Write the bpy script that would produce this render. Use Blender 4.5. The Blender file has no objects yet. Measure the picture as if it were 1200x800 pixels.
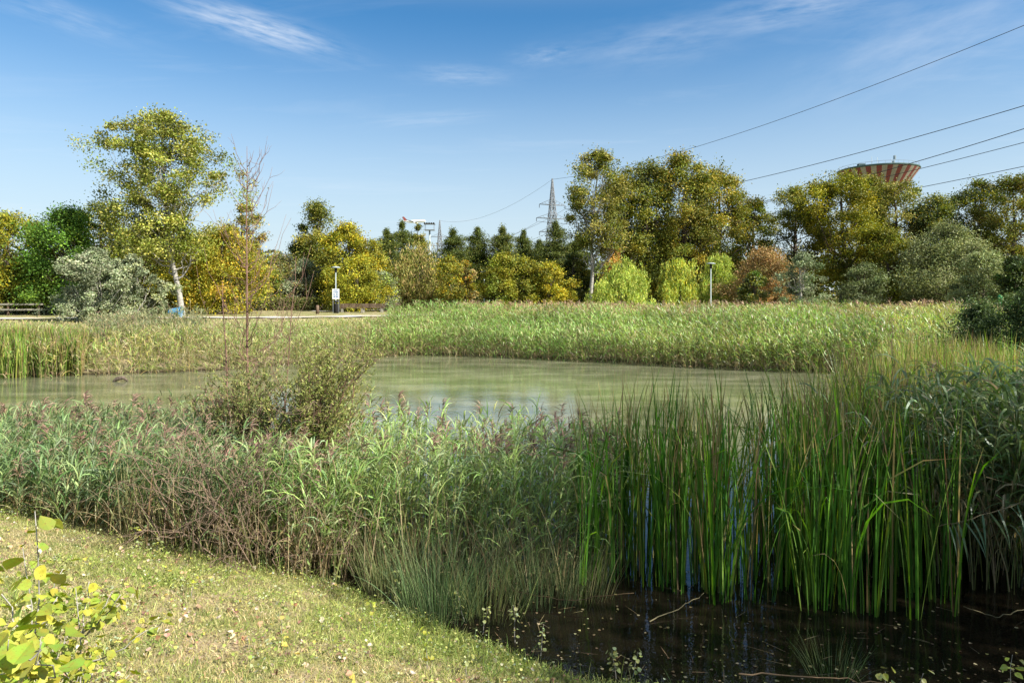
import bpy, math
import numpy as np
from math import radians as R, sin, cos, pi
S = bpy.context.scene
COL = S.collection
# ------------------------------------------------------------------ camera
EYE = 3.2                       # metres above the pond
F = 800.0                       # focal length in pixels of the 1200 px wide photograph
HZ = 347.0                      # horizon row
cam = bpy.data.cameras.new('camera'); co = bpy.data.objects.new('camera', cam); COL.objects.link(co)
co.location = (0, 0, EYE); co.rotation_euler = (R(90), 0, 0)
cam.sensor_width = 36; cam.lens = 36 * F / 1200; cam.shift_y = -(400 - HZ) / 1200
cam.clip_start = 0.05; cam.clip_end = 6000
S.camera = co
# ------------------------------------------------------------------ light
SUN_AZ = R(62)                  # to the right of straight behind the camera
SUN_EL = R(40)
sx, sy = sin(SUN_AZ), -cos(SUN_AZ)
sund = np.array([sx * cos(SUN_EL), sy * cos(SUN_EL), sin(SUN_EL)])
sl = bpy.data.lights.new('sun', 'SUN'); sl.energy = 5.0; sl.angle = R(0.53); sl.color = (1.0, 0.94, 0.84)
so = bpy.data.objects.new('sun', sl); COL.objects.link(so); so.location = (30, -20, 60)
so.rotation_euler = (R(90) - SUN_EL, 0, math.atan2(sx, -sy))
W = bpy.data.worlds.new('World'); S.world = W; W.use_nodes = True
nt = W.node_tree; nt.nodes.clear(); N, Lk = nt.nodes.new, nt.links.new
out = N('ShaderNodeOutputWorld'); bg = N('ShaderNodeBackground'); sky = N('ShaderNodeTexSky')
sky.sky_type = 'NISHITA'; sky.sun_disc = False; sky.sun_elevation = SUN_EL
sky.sun_rotation = math.atan2(sx, sy)
sky.altitude = 100; sky.air_density = 1.0; sky.dust_density = 0.35; sky.ozone_density = 2.0
# thin cirrus, placed by direction in the sky
tc = N('ShaderNodeTexCoord'); sep = N('ShaderNodeSeparateXYZ'); Lk(tc.outputs['Generated'], sep.inputs[0])
def M(op, a, b=None, c=None):
    n = N('ShaderNodeMath'); n.operation = op
    for k, v in enumerate((a, b, c)):
        if v is None: continue
        if isinstance(v, (int, float)): n.inputs[k].default_value = v
        else: Lk(v, n.inputs[k])
    return n.outputs[0]
zc = M('MAXIMUM', sep.outputs[2], 0.03)
u = M('DIVIDE', sep.outputs[0], zc); v = M('DIVIDE', sep.outputs[1], zc)
cb = N('ShaderNodeCombineXYZ'); Lk(M('ADD', M('MULTIPLY', u, 0.55), M('MULTIPLY', v, 0.18)), cb.inputs[0]); Lk(M('MULTIPLY', v, 1.5), cb.inputs[1])
n1 = N('ShaderNodeTexNoise'); n1.inputs['Scale'].default_value = 0.85; n1.inputs['Detail'].default_value = 9; n1.inputs['Roughness'].default_value = 0.62
n1.inputs['Distortion'].default_value = 0.5
Lk(cb.outputs[0], n1.inputs['Vector'])
mr = N('ShaderNodeMapRange'); mr.inputs['From Min'].default_value = 0.54; mr.inputs['From Max'].default_value = 0.85; mr.inputs['To Max'].default_value = 0.22
Lk(n1.outputs['Fac'], mr.inputs['Value'])
def blob(px, py, wx, wy, tilt, amp):
    d = np.array([(px - 600) / F, 1, (HZ - py) / F]); d /= np.linalg.norm(d)
    rt = np.cross(d, [0, 0, 1]); rt /= np.linalg.norm(rt); up = np.cross(rt, d)
    ax = rt * cos(tilt) + up * sin(tilt); ay = -rt * sin(tilt) + up * cos(tilt)
    def dot(vec, s):
        n = N('ShaderNodeVectorMath'); n.operation = 'DOT_PRODUCT'; Lk(tc.outputs['Generated'], n.inputs[0]); n.inputs[1].default_value = tuple(vec / s)
        return n.outputs['Value']
    a = dot(ax, wx); b = dot(ay, wy)
    nn = N('ShaderNodeTexNoise'); nn.inputs['Scale'].default_value = 1.0; nn.inputs['Detail'].default_value = 7; nn.inputs['Roughness'].default_value = 0.6
    c = N('ShaderNodeCombineXYZ'); Lk(M('MULTIPLY', a, 1.3), c.inputs[0]); Lk(M('MULTIPLY', b, 1.6), c.inputs[1]); c.inputs[2].default_value = px * .01; Lk(c.outputs[0], nn.inputs['Vector'])
    r2 = M('ADD', M('MULTIPLY', a, a), M('MULTIPLY', b, b))
    g = M('EXPONENT', M('MULTIPLY', r2, -1.0))
    k = M('MULTIPLY', g, M('MULTIPLY', M('MAXIMUM', M('SUBTRACT', nn.outputs['Fac'], 0.33), 0.0), amp))
    return M('MULTIPLY', k, M('GREATER_THAN', dot(d, 1), 0.5))
cl = mr.outputs[0]
for a in ((300, 32, .085, .017, -.17, 2.6), (770, 50, .10, .028, .08, .7), (940, 10, .10, .022, 0, 1.2), (1090, 45, .13, .05, .25, .8),
          (540, 88, .06, .012, .0, .8), (500, 140, .08, .009, .1, .6), (70, 18, .07, .016, -.15, .7), (640, 65, .04, .013, 0.1, .7)):
    cl = M('ADD', cl, blob(*a))
cl = M('MULTIPLY', M('MINIMUM', cl, 0.6), .8)
mix = N('ShaderNodeMix'); mix.data_type = 'RGBA'; Lk(cl, mix.inputs['Factor'])
hs = N('ShaderNodeHueSaturation'); hs.inputs['Saturation'].default_value = 1.36; hs.inputs['Hue'].default_value = 0.497; Lk(sky.outputs[0], hs.inputs['Color'])
hz = N('ShaderNodeMapRange'); hz.interpolation_type = 'SMOOTHERSTEP'; hz.inputs['From Min'].default_value = -.02; hz.inputs['From Max'].default_value = .44; hz.inputs['To Min'].default_value = .85; hz.inputs['To Max'].default_value = 0; Lk(sep.outputs[2], hz.inputs['Value'])
hm = N('ShaderNodeMix'); hm.data_type = 'RGBA'; Lk(hz.outputs[0], hm.inputs['Factor']); Lk(hs.outputs[0], hm.inputs['A']); hm.inputs['B'].default_value = (4.2, 4.95, 5.5, 1)
h2 = N('ShaderNodeMapRange'); h2.interpolation_type = 'SMOOTHSTEP'; h2.inputs['From Min'].default_value = .375; h2.inputs['From Max'].default_value = .50; h2.inputs['To Max'].default_value = .85; Lk(sep.outputs[2], h2.inputs['Value'])
hn2 = N('ShaderNodeMix'); hn2.data_type = 'RGBA'; Lk(h2.outputs[0], hn2.inputs['Factor']); Lk(hm.outputs['Result'], hn2.inputs['A']); hn2.inputs['B'].default_value = (3.6, 4.2, 5.2, 1)
Lk(hn2.outputs['Result'], mix.inputs['A']); mix.inputs['B'].default_value = (6.3, 6.6, 7.0, 1)
Lk(mix.outputs['Result'], bg.inputs['Color']); bg.inputs['Strength'].default_value = 0.072
Lk(bg.outputs[0], out.inputs[0])
S.view_settings.view_transform = 'Standard'; S.view_settings.look = 'None'; S.view_settings.gamma = 1; S.view_settings.use_curve_mapping = False
S.view_settings.exposure = 1.16
S.render.engine = 'CYCLES'
S.cycles.max_bounces = 6; S.cycles.diffuse_bounces = 3; S.cycles.glossy_bounces = 3; S.cycles.transmission_bounces = 3; S.cycles.transparent_max_bounces = 4
S.cycles.caustics_reflective = False; S.cycles.caustics_refractive = False
try: S.cycles.use_denoising = False if False else True
except Exception: pass

# ------------------------------------------------------------------ materials
def new_mat(name):
    m = bpy.data.materials.new(name); m.use_nodes = True; m.node_tree.nodes.clear(); return m
def leaf_mat(name, trans=0.32, gloss=0.10, rough=0.45, hue_noise=0.0):
    m = new_mat(name); t = m.node_tree; n, l = t.nodes.new, t.links.new
    at = n('ShaderNodeAttribute'); at.attribute_name = 'tone'
    d = n('ShaderNodeBsdfDiffuse'); tr = n('ShaderNodeBsdfTranslucent'); g = n('ShaderNodeBsdfGlossy'); g.inputs['Roughness'].default_value = rough
    g.inputs['Color'].default_value = (.9, .95, 1, 1)
    hs = n('ShaderNodeHueSaturation'); hs.inputs['Value'].default_value = 1.35; hs.inputs['Saturation'].default_value = 1.15; hs.inputs['Hue'].default_value = .49
    l(at.outputs['Color'], d.inputs['Color']); l(at.outputs['Color'], hs.inputs['Color']); l(hs.outputs[0], tr.inputs['Color'])
    if hue_noise:      # mottling and brown spots of old leaves
        for l0 in list(t.links):
            if l0.from_node == at: t.links.remove(l0)
        tc = n('ShaderNodeTexCoord'); src = at.outputs['Color']
        for sc_, lo, hi, c_ in ((38, .42, .75, (.30, .24, .03)), (140, .60, .72, (.16, .09, .03))):
            nz = n('ShaderNodeTexNoise'); nz.inputs['Scale'].default_value = sc_; nz.inputs['Detail'].default_value = 5; l(tc.outputs['Object'], nz.inputs['Vector'])
            mr_ = n('ShaderNodeMapRange'); mr_.inputs['From Min'].default_value = lo; mr_.inputs['From Max'].default_value = hi; mr_.inputs['To Max'].default_value = hue_noise; l(nz.outputs['Fac'], mr_.inputs['Value'])
            mx = n('ShaderNodeMix'); mx.data_type = 'RGBA'; l(mr_.outputs[0], mx.inputs['Factor']); l(src, mx.inputs['A']); mx.inputs['B'].default_value = (*c_, 1); src = mx.outputs['Result']
        l(src, d.inputs['Color']); l(src, hs.inputs['Color'])
    m1 = n('ShaderNodeMixShader'); m1.inputs[0].default_value = trans; l(d.outputs[0], m1.inputs[1]); l(tr.outputs[0], m1.inputs[2])
    fr = n('ShaderNodeFresnel'); fr.inputs[0].default_value = 1.4
    mu = n('ShaderNodeMath'); mu.operation = 'MULTIPLY'; mu.inputs[1].default_value = gloss * 8; l(fr.outputs[0], mu.inputs[0])
    mc = n('ShaderNodeMath'); mc.operation = 'MINIMUM'; mc.inputs[1].default_value = gloss; l(mu.outputs[0], mc.inputs[0])
    m2 = n('ShaderNodeMixShader'); l(mc.outputs[0], m2.inputs[0]); l(m1.outputs[0], m2.inputs[1]); l(g.outputs[0], m2.inputs[2])
    o = n('ShaderNodeOutputMaterial'); l(m2.outputs[0], o.inputs[0]); return m
def noise_mat(name, stops, scale=6, detail=6, rough=.85, bump=.2, stretch=(1, 1, 1), spec=.2, metal=0.):
    m = new_mat(name); t = m.node_tree; n, l = t.nodes.new, t.links.new
    tc = n('ShaderNodeTexCoord'); mp = n('ShaderNodeMapping'); mp.inputs['Scale'].default_value = stretch; l(tc.outputs['Object'], mp.inputs[0])
    nz = n('ShaderNodeTexNoise'); nz.inputs['Scale'].default_value = scale; nz.inputs['Detail'].default_value = detail; nz.inputs['Roughness'].default_value = .65; l(mp.outputs[0], nz.inputs['Vector'])
    cr = n('ShaderNodeValToRGB'); e = cr.color_ramp.elements
    while len(e) < len(stops): e.new(.5)
    for k, (p, c) in enumerate(stops): e[k].position = p; e[k].color = (*c, 1)
    l(nz.outputs['Fac'], cr.inputs[0])
    b = n('ShaderNodeBsdfPrincipled'); l(cr.outputs[0], b.inputs['Base Color']); b.inputs['Roughness'].default_value = rough
    b.inputs['Specular IOR Level'].default_value = spec; b.inputs['Metallic'].default_value = metal
    bp = n('ShaderNodeBump'); bp.inputs['Strength'].default_value = bump; bp.inputs['Distance'].default_value = .05; l(nz.outputs['Fac'], bp.inputs['Height']); l(bp.outputs[0], b.inputs['Normal'])
    o = n('ShaderNodeOutputMaterial'); l(b.outputs[0], o.inputs[0]); return m
FOL = leaf_mat('foliage', .24, .022, .62)
SAPLEAF = leaf_mat('mottled_leaf', .30, .04, .45, .8)
REED = leaf_mat('reed_leaf', .36, .045, .45)
GRASS = leaf_mat('grass_blade', .34, .03, .55)
DRY = leaf_mat('dry_stalk', .12, .03, .55)
TWIG = noise_mat('dead_twig', [(.3, (.10, .068, .048)), (.7, (.30, .215, .155))], 12, stretch=(3, 3, .6))
PALE_BARK = noise_mat('pale_bark', [(.3, (.08, .07, .055)), (.5, (.30, .285, .25)), (.8, (.46, .44, .39))], 3, stretch=(1, 1, 3))
BARK = noise_mat('brown_bark', [(.3, (.035, .026, .02)), (.7, (.16, .125, .095))], 5, stretch=(3, 3, .6))
RED_BARK = noise_mat('reddish_bark', [(.3, (.09, .05, .035)), (.7, (.27, .165, .12))], 12, stretch=(3, 3, .6))
STEEL = noise_mat('galvanised_steel', [(.3, (.13, .145, .16)), (.7, (.20, .215, .23))], 8, rough=.6, spec=.3, bump=.02)
GREY_PAINT = noise_mat('pale_grey_paint', [(.3, (.26, .31, .31)), (.7, (.36, .41, .41))], 8, rough=.45, spec=.4, bump=.02)
DARK = noise_mat('dark_metal', [(.3, (.012, .012, .013)), (.7, (.035, .033, .03))], 8, rough=.6, bump=.03)
WHITE = noise_mat('white_paint', [(.3, (.74, .76, .78)), (.7, (.82, .83, .84))], 3, rough=.4, spec=.4, bump=.01)
INK = noise_mat('blue_ink', [(.3, (.12, .2, .34)), (.7, (.18, .26, .4))], 3, rough=.5, bump=0)
TAILRED = noise_mat('red_paint', [(.3, (.30, .07, .05)), (.7, (.38, .1, .07))], .3, rough=.4, spec=.4, bump=0)
STRIPE_RED = noise_mat('weathered_red', [(.3, (.13, .038, .036)), (.7, (.21, .058, .05))], .25, rough=.7, bump=.05)
CONCRETE = noise_mat('weathered_concrete', [(.3, (.20, .185, .145)), (.7, (.32, .30, .24))], .25, rough=.85, bump=.1)
ROOF = noise_mat('dark_green_roof', [(.3, (.03, .06, .055)), (.7, (.07, .11, .10))], .4, rough=.6)
BLUE = noise_mat('blue_plastic', [(.3, (.02, .13, .30)), (.7, (.07, .30, .50))], 3, rough=.35, spec=.5, bump=.3)
WOOD = noise_mat('weathered_wood', [(.3, (.07, .045, .03)), (.7, (.20, .14, .10))], 5, stretch=(1, 1, .2))
PATH = noise_mat('pale_gravel', [(.3, (.42, .38, .31)), (.7, (.58, .54, .46))], 1.2)
GREEN_PAINT = noise_mat('green_paint', [(.3, (.02, .16, .06)), (.7, (.04, .26, .10))], 3, rough=.4, bump=0)

# ------------------------------------------------------------------ mesh helpers
def nrm(v): return v / np.maximum(np.linalg.norm(v, axis=-1, keepdims=True), 1e-9)
class Buf:
    def __init__(s): s.v = []; s.f = []; s.n = 0
    def add(s, verts, faces, col=None, mi=0, smooth=False):
        verts = np.asarray(verts, float).reshape(-1, 3); faces = np.asarray(faces, np.int64)
        if len(faces) == 0: return
        k = len(faces)
        col = np.broadcast_to(np.array((.5, .5, .5) if col is None else col, float), (k, 3))
        s.v.append(verts); s.f.append((faces + s.n, col, np.full(k, mi), smooth)); s.n += len(verts)
    def build(s, name, mats, parent=None, **tags):
        V = np.concatenate(s.v)
        if parent is not None: V = V - np.array(parent.location)
        me = bpy.data.meshes.new(name)
        me.vertices.add(len(V)); me.vertices.foreach_set('co', V.astype(np.float32).ravel())
        li = np.concatenate([f.ravel() for f, c, m, sm in s.f]); cnt = np.concatenate([np.full(len(f), f.shape[1]) for f, c, m, sm in s.f])
        me.loops.add(len(li)); me.loops.foreach_set('vertex_index', li.astype(np.int32))
        st = np.concatenate([[0], np.cumsum(cnt)[:-1]])
        me.polygons.add(len(cnt)); me.polygons.foreach_set('loop_start', st.astype(np.int32))
        me.polygons.foreach_set('material_index', np.concatenate([m for f, c, m, sm in s.f]).astype(np.int32))
        me.polygons.foreach_set('use_smooth', np.concatenate([np.full(len(f), sm) for f, c, m, sm in s.f]))
        me.update(calc_edges=True)
        a = me.attributes.new('tone', 'FLOAT_COLOR', 'FACE')
        cc = np.ones((len(cnt), 4), np.float32); cc[:, :3] = np.clip(np.concatenate([c for f, c, m, sm in s.f]), 0, 1)
        a.data.foreach_set('color', cc.ravel())
        for m in (mats if isinstance(mats, (list, tuple)) else [mats]): me.materials.append(m)
        o = bpy.data.objects.new(name, me); COL.objects.link(o)
        if parent is not None: o.parent = parent
        for k2, v2 in tags.items(): o[k2] = v2
        return o
def empty(name, loc, label, cat, group=None):
    o = bpy.data.objects.new(name, None); COL.objects.link(o); o.location = [float(q) for q in loc]; o.empty_display_size = .3
    o['label'] = label; o['category'] = cat
    if group: o['group'] = group
    return o
def ribbons(b, base, az, elev, droop, L, w, col, K=5, power=1.6, twist=None, rng=None, mi=0, taper=0.15, bulge=True, sway=None, tips=0.):
    """curved leaf blades. base (N,3); az, elev, droop, L, w arrays"""
    n = len(base); t = np.linspace(0, 1, K + 1)
    az, elev, droop, L, w = [np.broadcast_to(np.asarray(q, float), (n,)) for q in (az, elev, droop, L, w)]
    th = elev[:, None] - droop[:, None] * t[None] ** power
    tm = (th[:, 1:] + th[:, :-1]) / 2
    az2 = az[:, None] + (0 if sway is None else sway[:, None] * t[None, 1:])
    seg = np.stack([np.cos(tm) * np.cos(az2), np.cos(tm) * np.sin(az2), np.sin(tm)], -1) * (L[:, None, None] / K)
    P = np.concatenate([base[:, None], base[:, None] + np.cumsum(seg, 1)], 1)
    tw = np.zeros(n) if twist is None else twist
    side = np.stack([-np.sin(az), np.cos(az), np.zeros(n)], -1)[:, None]
    D = nrm(np.concatenate([seg[:, :1], seg], 1)); up = np.cross(side + 0 * D, D)
    side = side * np.cos(tw)[:, None, None] + up * np.sin(tw)[:, None, None]
    prof = np.minimum(1, .45 + t * 3) * (1 - t ** (2.2 if bulge != 2 else 7)) if bulge else (1 - t ** 1.5 * (1 - taper))
    hw = (w[:, None] / 2 * np.maximum(prof, .04)[None])[..., None]
    V = np.stack([P - side * hw, P + side * hw], 2).reshape(n, -1, 3)
    i = np.arange(K) * 2; q = np.stack([i, i + 1, i + 3, i + 2], -1)
    Fc = (q[None] + (np.arange(n) * 2 * (K + 1))[:, None, None]).reshape(-1, 4)
    cf = np.repeat(np.broadcast_to(col, (n, 3)), K, 0).reshape(n, K, 3).copy()
    if tips:
        h = rng.random(n) < tips; k0 = K - 1 - (rng.random(n) < .4); m_ = h[:, None] & (np.arange(K)[None] >= k0[:, None]); cf[m_] = pal(rng, int(m_.sum()), [(.34, .27, .12), (.24, .17, .08), (.30, .28, .10)], .15)
    b.add(V, Fc, cf.reshape(-1, 3), mi)
    return P
def tubes(b, pts, rad, col=(.3, .3, .3), sides=5, mi=0, smooth=True):
    pts = np.asarray(pts, float)
    if pts.ndim == 2: pts = pts[None]
    n, K, _ = pts.shape; rad = np.broadcast_to(np.asarray(rad, float), (n, K))
    d = np.empty_like(pts); d[:, 1:-1] = pts[:, 2:] - pts[:, :-2]; d[:, 0] = pts[:, 1] - pts[:, 0]; d[:, -1] = pts[:, -1] - pts[:, -2]; d = nrm(d)
    mean = nrm(pts[:, -1] - pts[:, 0]); ref = np.where(np.abs(mean[:, 2:3]) > .8, np.array([[.25, .95, .1]]), np.array([[.05, .1, .99]]))
    a = nrm(np.cross(d, ref[:, None])); c = np.cross(d, a)
    ang = np.arange(sides) * 2 * pi / sides
    ring = a[:, :, None] * np.cos(ang)[:, None] + c[:, :, None] * np.sin(ang)[:, None]
    V = (pts[:, :, None] + ring * rad[..., None, None]).reshape(-1, 3)
    i = np.arange(K - 1)[:, None] * sides; j = np.arange(sides)[None]; j2 = (j + 1) % sides
    q = np.stack([i + j, i + j2, i + sides + j2, i + sides + j], -1).reshape(-1, 4)
    Fc = (q[None] + (np.arange(n) * K * sides)[:, None, None]).reshape(-1, 4)
    b.add(V, Fc, np.repeat(np.broadcast_to(col, (n, 3)), (K - 1) * sides, 0), mi, smooth)
    cap = (np.arange(sides)[None] + (np.arange(n) * K * sides)[:, None]) + (K - 1) * sides
    s0 = b.n - len(V)
    b.f.append((cap + s0, np.broadcast_to(col, (n, 3)), np.full(n, mi), False))
def box(b, c, s, mi=0, rz=0, col=None):
    x, y, z = [q / 2 for q in s]; v = np.array([[i * x, j * y, k * z] for k in (-1, 1) for j in (-1, 1) for i in (-1, 1)], float)
    v = np.stack([v[:, 0] * cos(rz) - v[:, 1] * sin(rz), v[:, 0] * sin(rz) + v[:, 1] * cos(rz), v[:, 2]], -1) + np.array(c)
    b.add(v, [[0, 2, 3, 1], [4, 5, 7, 6], [0, 1, 5, 4], [2, 6, 7, 3], [0, 4, 6, 2], [1, 3, 7, 5]], col, mi)
def lathe(b, prof, c=(0, 0, 0), sides=20, mi=0, smooth=True, cap=True):
    prof = np.array(prof, float); a = np.arange(sides) * 2 * pi / sides
    V = np.stack([prof[:, 0:1] * np.cos(a), prof[:, 0:1] * np.sin(a), prof[:, 1:2] + 0 * a], -1).reshape(-1, 3) + np.array(c)
    i = np.arange(len(prof) - 1)[:, None] * sides; j = np.arange(sides)[None]; j2 = (j + 1) % sides
    b.add(V, np.stack([i + j, i + j2, i + sides + j2, i + sides + j], -1).reshape(-1, 4), None, mi, smooth)
    if cap:
        s0 = b.n - len(V); m = len(prof) - 1
        b.f.append((np.array([np.arange(sides)[::-1] + s0]), np.full((1, 3), .5), np.array([mi]), False))
        b.f.append((np.array([np.arange(sides) + m * sides + s0]), np.full((1, 3), .5), np.array([mi]), False))
def rhombs(b, P, l, w, rng, col, bias=(0, 0, .5), mi=0, along=None):
    n = len(P); nn = nrm(rng.normal(size=(n, 3)) + np.array(bias))
    t = rng.normal(size=(n, 3)) if along is None else along + .35 * rng.normal(size=(n, 3))
    t = nrm(t - nn * (t * nn).sum(-1, keepdims=True)) if along is None else nrm(t)
    s = nrm(np.cross(nn, t)); l = np.broadcast_to(l, (n,))[:, None] / 2; w = np.broadcast_to(w, (n,))[:, None] / 2
    V = np.stack([P - t * l, P + s * w - t * l * .15, P + t * l, P - s * w - t * l * .15], 1)
    b.add(V, np.arange(n * 4).reshape(n, 4), col, mi)
def pal(rng, n, cols, jit=.18, weights=None):
    c = np.array(cols, float); k = rng.choice(len(c), n, p=weights)
    c = c[k] * (1 + jit * rng.normal(size=(n, 1))) * (1 + .06 * rng.normal(size=(n, 3)))
    return np.clip(c, .004, .9)

# ------------------------------------------------------------------ terrain
POND = np.array([(-60, 15), (-30, 13.5), (-14, 12.6), (-9, 11.4), (-6, 10.3), (-3.6, 8.9), (-1.7, 7.4), (-.45, 6.45), (.6, 5.68), (2.5, 5.3), (5, 5.25), (7.5, 5.6), (8.6, 7.5),
                 (9, 10), (11, 14), (14.5, 19), (18, 24), (18, 27), (14, 28.6), (9.4, 31), (5.5, 33.5), (2.2, 35.2), (-1, 36.8), (-4.7, 38), (-7.2, 37), (-9, 34.5),
                 (-12.5, 29.5), (-17, 28), (-20, 27), (-32, 27.5), (-60, 26)], float)
def pond_sd(x, y):
    """signed distance to the shoreline, + on land"""
    p = np.stack([x, y], -1); d = np.full(x.shape, 1e9); ins = np.zeros(x.shape, bool)
    for a, b2 in zip(POND, np.roll(POND, -1, 0)):
        e = b2 - a; w = p - a; t = np.clip((w @ e) / (e @ e), 0, 1)
        d = np.minimum(d, np.linalg.norm(w - t[..., None] * e, axis=-1))
        c = ((a[1] > y) != (b2[1] > y)) & (x < (b2[0] - a[0]) * (y - a[1]) / (b2[1] - a[1] + 1e-12) + a[0]); ins ^= c
    return np.where(ins, -d, d)
def hash_noise(x, y, s, seed=0):
    r = np.random.default_rng(seed); z = 0
    for k in range(6):
        a = r.uniform(0, 2 * pi); f = s * r.uniform(.6, 1.7); z = z + np.sin((x * cos(a) + y * sin(a)) * f + r.uniform(0, 6)) / 6
    return z
def gz(x, y):
    x = np.asarray(x, float); y = np.asarray(y, float)
    d = pond_sd(x, y)
    near = np.where(d < 5.4, .283 * d + .012 * np.minimum(d, 1), 1.54 + .05 * (d - 5.4)); near = np.minimum(near, 2.0)
    far = 1.35 * (1 - np.exp(-np.maximum(d, 0) / 4.5)) + .38 * np.clip(d, 0, 60) / 60
    w = np.clip((y - 9.5 + .2 * x * 0) / 8, 0, 1); w = np.where(x > 7, np.clip((y - 6) / 6, 0, 1), w); w = w * w * (3 - 2 * w)
    h = near * (1 - w) + far * w
    h = h + np.clip(d, 0, 1.5) * (.03 * hash_noise(x, y, 1.7, 3) + .018 * hash_noise(x, y, 5, 4))
    return np.where(d > 0, h, -.02 + np.maximum(d * .45, -1.0))
def gz1(x, y): return float(gz(np.array([x]), np.array([y]))[0])
def stretch(n, a, lo, hi, c=0):
    t = np.linspace(-1, 1, n); s = np.sinh(t * a) / np.sinh(a); return c + np.where(s > 0, s * (hi - c), -s * (lo - c))
gx = stretch(460, 6.2, -2500, 2500); gy = stretch(460, 6.0, -60, 4500, 9)
gy = np.unique(np.concatenate([np.linspace(-60, -2, 20), np.linspace(-2, 14, 190), np.linspace(14.2, 60, 150), 60 * np.exp(np.linspace(.03, np.log(4500 / 60), 60))]))
GX, GY = np.meshgrid(gx, gy); GZ = gz(GX, GY)
b = Buf(); nx = len(gx); ny = len(gy); i = np.arange(ny - 1)[:, None] * nx; j = np.arange(nx - 1)[None]
b.add(np.stack([GX, GY, GZ], -1), np.stack([i + j, i + j + 1, i + nx + j + 1, i + nx + j], -1).reshape(-1, 4), None, 0, True)
def ground_mat():
    m = new_mat('grassy_soil'); t = m.node_tree; n, l = t.nodes.new, t.links.new
    tc = n('ShaderNodeTexCoord')
    def nz(s, d=6, r=.65):
        q = n('ShaderNodeTexNoise'); q.inputs['Scale'].default_value = s; q.inputs['Detail'].default_value = d; q.inputs['Roughness'].default_value = r; l(tc.outputs['Object'], q.inputs['Vector']); return q.outputs['Fac']
    def ramp(f, st):
        c = n('ShaderNodeValToRGB'); e = c.color_ramp.elements
        while len(e) < len(st): e.new(.5)
        for k, (p, q) in enumerate(st): e[k].position = p; e[k].color = (*q, 1)
        l(f, c.inputs[0]); return c.outputs[0]
    fine = ramp(nz(38, 8, .75), [(.3, (.10, .075, .045)), (.45, (.26, .20, .12)), (.6, (.42, .34, .22)), (.8, (.52, .44, .31))])
    grn = ramp(nz(55, 6, .7), [(.3, (.08, .10, .025)), (.55, (.18, .21, .06)), (.8, (.32, .34, .12))])
    mx = n('ShaderNodeMix'); mx.data_type = 'RGBA'; l(ramp(nz(1.6, 8, .7), [(.42, (0, 0, 0)), (.58, (1, 1, 1))]), mx.inputs['Factor']); l(fine, mx.inputs['A']); l(grn, mx.inputs['B'])
    # wet dark mud under and beside the water
    sp = n('ShaderNodeSeparateXYZ'); l(tc.outputs['Object'], sp.inputs[0])
    mr = n('ShaderNodeMapRange'); mr.inputs['From Min'].default_value = .02; mr.inputs['From Max'].default_value = .16; l(sp.outputs[2], mr.inputs['Value'])
    m2 = n('ShaderNodeMix'); m2.data_type = 'RGBA'; l(mr.outputs[0], m2.inputs['Factor']); m2.inputs['A'].default_value = (.05, .038, .022, 1); l(mx.outputs['Result'], m2.inputs['B'])
    p = n('ShaderNodeBsdfPrincipled'); l(m2.outputs['Result'], p.inputs['Base Color']); p.inputs['Roughness'].default_value = .95; p.inputs['Specular IOR Level'].default_value = .1
    bp = n('ShaderNodeBump'); bp.inputs['Strength'].default_value = .7; bp.inputs['Distance'].default_value = .02; l(nz(60, 8, .8), bp.inputs['Height']); l(bp.outputs[0], p.inputs['Normal'])
    o = n('ShaderNodeOutputMaterial'); l(p.outputs[0], o.inputs[0]); return m
b.build('ground', ground_mat(), kind='structure')
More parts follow.
